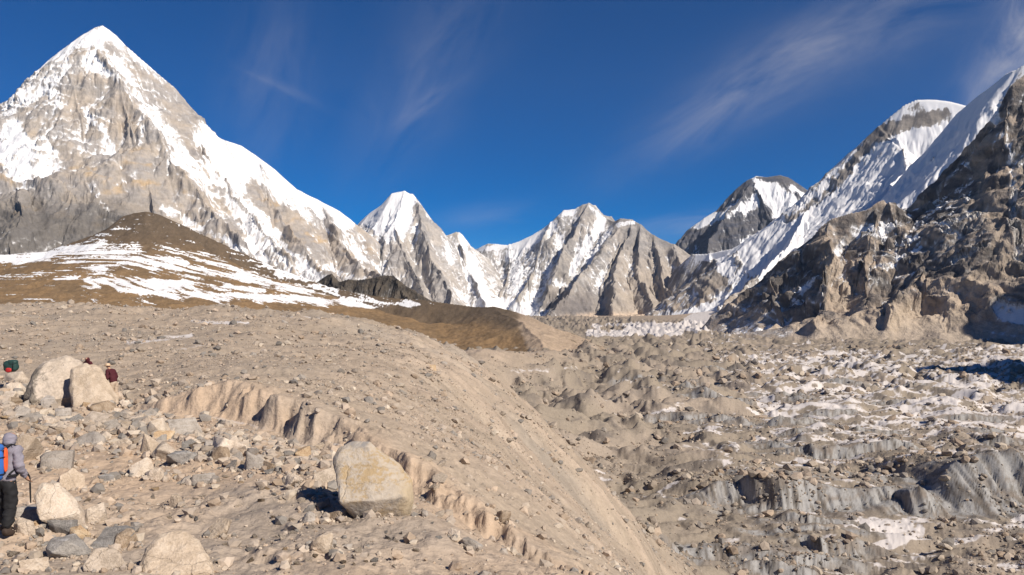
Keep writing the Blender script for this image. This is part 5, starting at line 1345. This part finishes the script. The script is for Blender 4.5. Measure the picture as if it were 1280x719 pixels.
# walker with the blue pack
p1 = hit(7, 667, 8)
J1 = stand(.05, .10, arm_r=((.235, .02, 1.13), (.20, .20, .93)))
w1 = person('person', 'hooded walker in grey lilac jacket and black trousers wearing a blue backpack', p1 - Vector((0, 0, .02)), R(-12), J1, dict(skin=MS['skin'], jacket=MS['lilac'], trousers=MS['black']), hood=True, gaze=R(-10))
pk_ = bpy.data.objects.new('backpack', None); C.objects.link(pk_); pk_.parent = None
pk_.location = w1.location; pk_.rotation_euler = w1.rotation_euler
tag(pk_, 'bright blue backpack with orange side worn by the hooded walker', 'backpack')
blob('pack_body', (-.02, -.235, 1.20), (.34, .24, .54), MS['blue'], pk_, 5, 4, .05, 3.2)
blob('pack_lid', (-.02, -.235, 1.47), (.32, .25, .14), MS['blue'], pk_, 6, 3, .06, 3)
blob('side_pocket', (.15, -.15, 1.27), (.035, .075, .40), MS['orange'], pk_, 7, 3, .05, 3)
blob('side_pocket', (-.20, -.20, 1.12), (.07, .16, .24), MS['blue'], pk_, 8, 3, .05, 3)
blob('front_pocket', (-.02, -.36, 1.12), (.24, .07, .30), MS['blue'], pk_, 9, 3, .05, 3)
for s in (-1, 1):
    tube('shoulder_strap', [(s * .10, -.14, 1.44), (s * .12, -.02, 1.50), (s * .13, .12, 1.44), (s * .14, .16, 1.30), (s * .17, .10, 1.14), (s * .16, -.10, 1.02)], .018, MS['strap'], pk_)
tube('hip_belt', [(-.16, -.14, 1.0), (-.20, .02, .99), (-.10, .15, .98), (.10, .15, .98), (.20, .02, .99), (.16, -.14, 1.0)], .022, MS['strap'], pk_)
for zz in (1.05, 1.32):
    tube('compression_strap', [(-.19, -.30, zz), (-.10, -.372, zz), (.06, -.372, zz), (.152, -.30, zz), (.16, -.16, zz)], .009, MS['strap'], pk_)
tube('haul_loop', [(-.05, -.14, 1.50), (-.02, -.16, 1.57), (.02, -.14, 1.50)], .008, MS['strap'], pk_)
cp = bpy.data.objects.new('trekking_pole', None); C.objects.link(cp); cp.location = w1.location; cp.rotation_euler = w1.rotation_euler
tag(cp, 'black curved handled stick held in the hooded walker\'s right hand', 'stick')
tube('handle', [(.19, .02, 1.02), (.195, .10, 1.05), (.20, .20, 1.02), (.205, .27, .92), (.21, .28, .82)], .017, MS['strap'], cp)
tube('shaft', [(.21, .28, .82), (.212, .285, .6), (.215, .29, .46)], [.017, .015, .012], MS['strap'], cp)
# walker in maroon leaning past the boulder
p2 = hit(142.5, 509, 15)
p2 = Vector((p2.x * (p2.y + 1.3) / p2.y, p2.y + 1.3, hz(p2.x, p2.y + 1.3)))
J2 = stand(.30, .10)
w2 = person('person', 'walker in maroon top, khaki trousers and pale hat leaning past the tan boulder', p2 - Vector((0, 0, .03)), R(68), J2, dict(skin=MS['skin'], jacket=MS['maroon'], trousers=MS['khaki']), hat=MS['hat'])
# walker hidden behind the big boulder: only the maroon hood shows
Y3 = 39.0
x3 = (111 - 640) / F * Y3
z3 = (HY - 446) / F * Y3
w3 = person('person', 'walker hidden behind the largest pale boulder, only a maroon hood showing', (x3, Y3, z3 - 1.70), R(160), stand(.05, .06), dict(skin=MS['skin'], jacket=MS['maroon'], trousers=MS['black']), hood=True)
# green pack set down on the rocks at the left edge
p4 = hit(14, 470, 20)
Yp = min(p4.y, 38.0)
gp_ = bpy.data.objects.new('backpack', None); C.objects.link(gp_)
gp_.location = ((14 - 640) / F * Yp, Yp, (HY - 465) / F * Yp)
tag(gp_, 'dark green backpack with a red pocket resting on stones at the left edge', 'backpack')
blob('pack_body', (0, 0, .28), (.66, .42, .56), MS['green'], gp_, 15, 4, .07, 2.8)
blob('pack_lid', (.12, -.05, .46), (.42, .36, .26), MS['green'], gp_, 16, 3, .07, 2.8)
blob('side_pocket', (.02, -.24, .10), (.28, .12, .22), MS['red'], gp_, 17, 3, .08, 2.6)
for s in (-1, 1):
    tube('compression_strap', [(s * .22, -.215, .52), (s * .22, -.235, .3), (s * .22, -.2, .08)], .012, MS['strap'], gp_)

# ------------------------------------------------------------------ thin blue air over the whole valley
def haze(density):
    x0, x1, y0, y1, z0, z1 = -9000, 9000, -1500, 12600, -200, 3600
    V = np.array([(x, y, z) for x in (x0, x1) for y in (y0, y1) for z in (z0, z1)], float)
    Fq = np.array([(0, 1, 3, 2), (4, 6, 7, 5), (0, 4, 5, 1), (2, 3, 7, 6), (0, 2, 6, 4), (1, 5, 7, 3)])
    m = bpy.data.materials.new('thin_air'); m.use_nodes = True
    t = m.node_tree; t.nodes.clear()
    out = nd(t, 'ShaderNodeOutputMaterial'); pv = nd(t, 'ShaderNodeVolumePrincipled')
    pv.inputs['Color'].default_value = (.62, .76, 1.0, 1); pv.inputs['Density'].default_value = density; pv.inputs['Anisotropy'].default_value = .2
    lk(t, pv.outputs[0], out.inputs['Volume'])
    o = mesh_np('haze', V, Fq, None, m, False)
    tag(o, kind='stuff')
haze(0.9e-5)
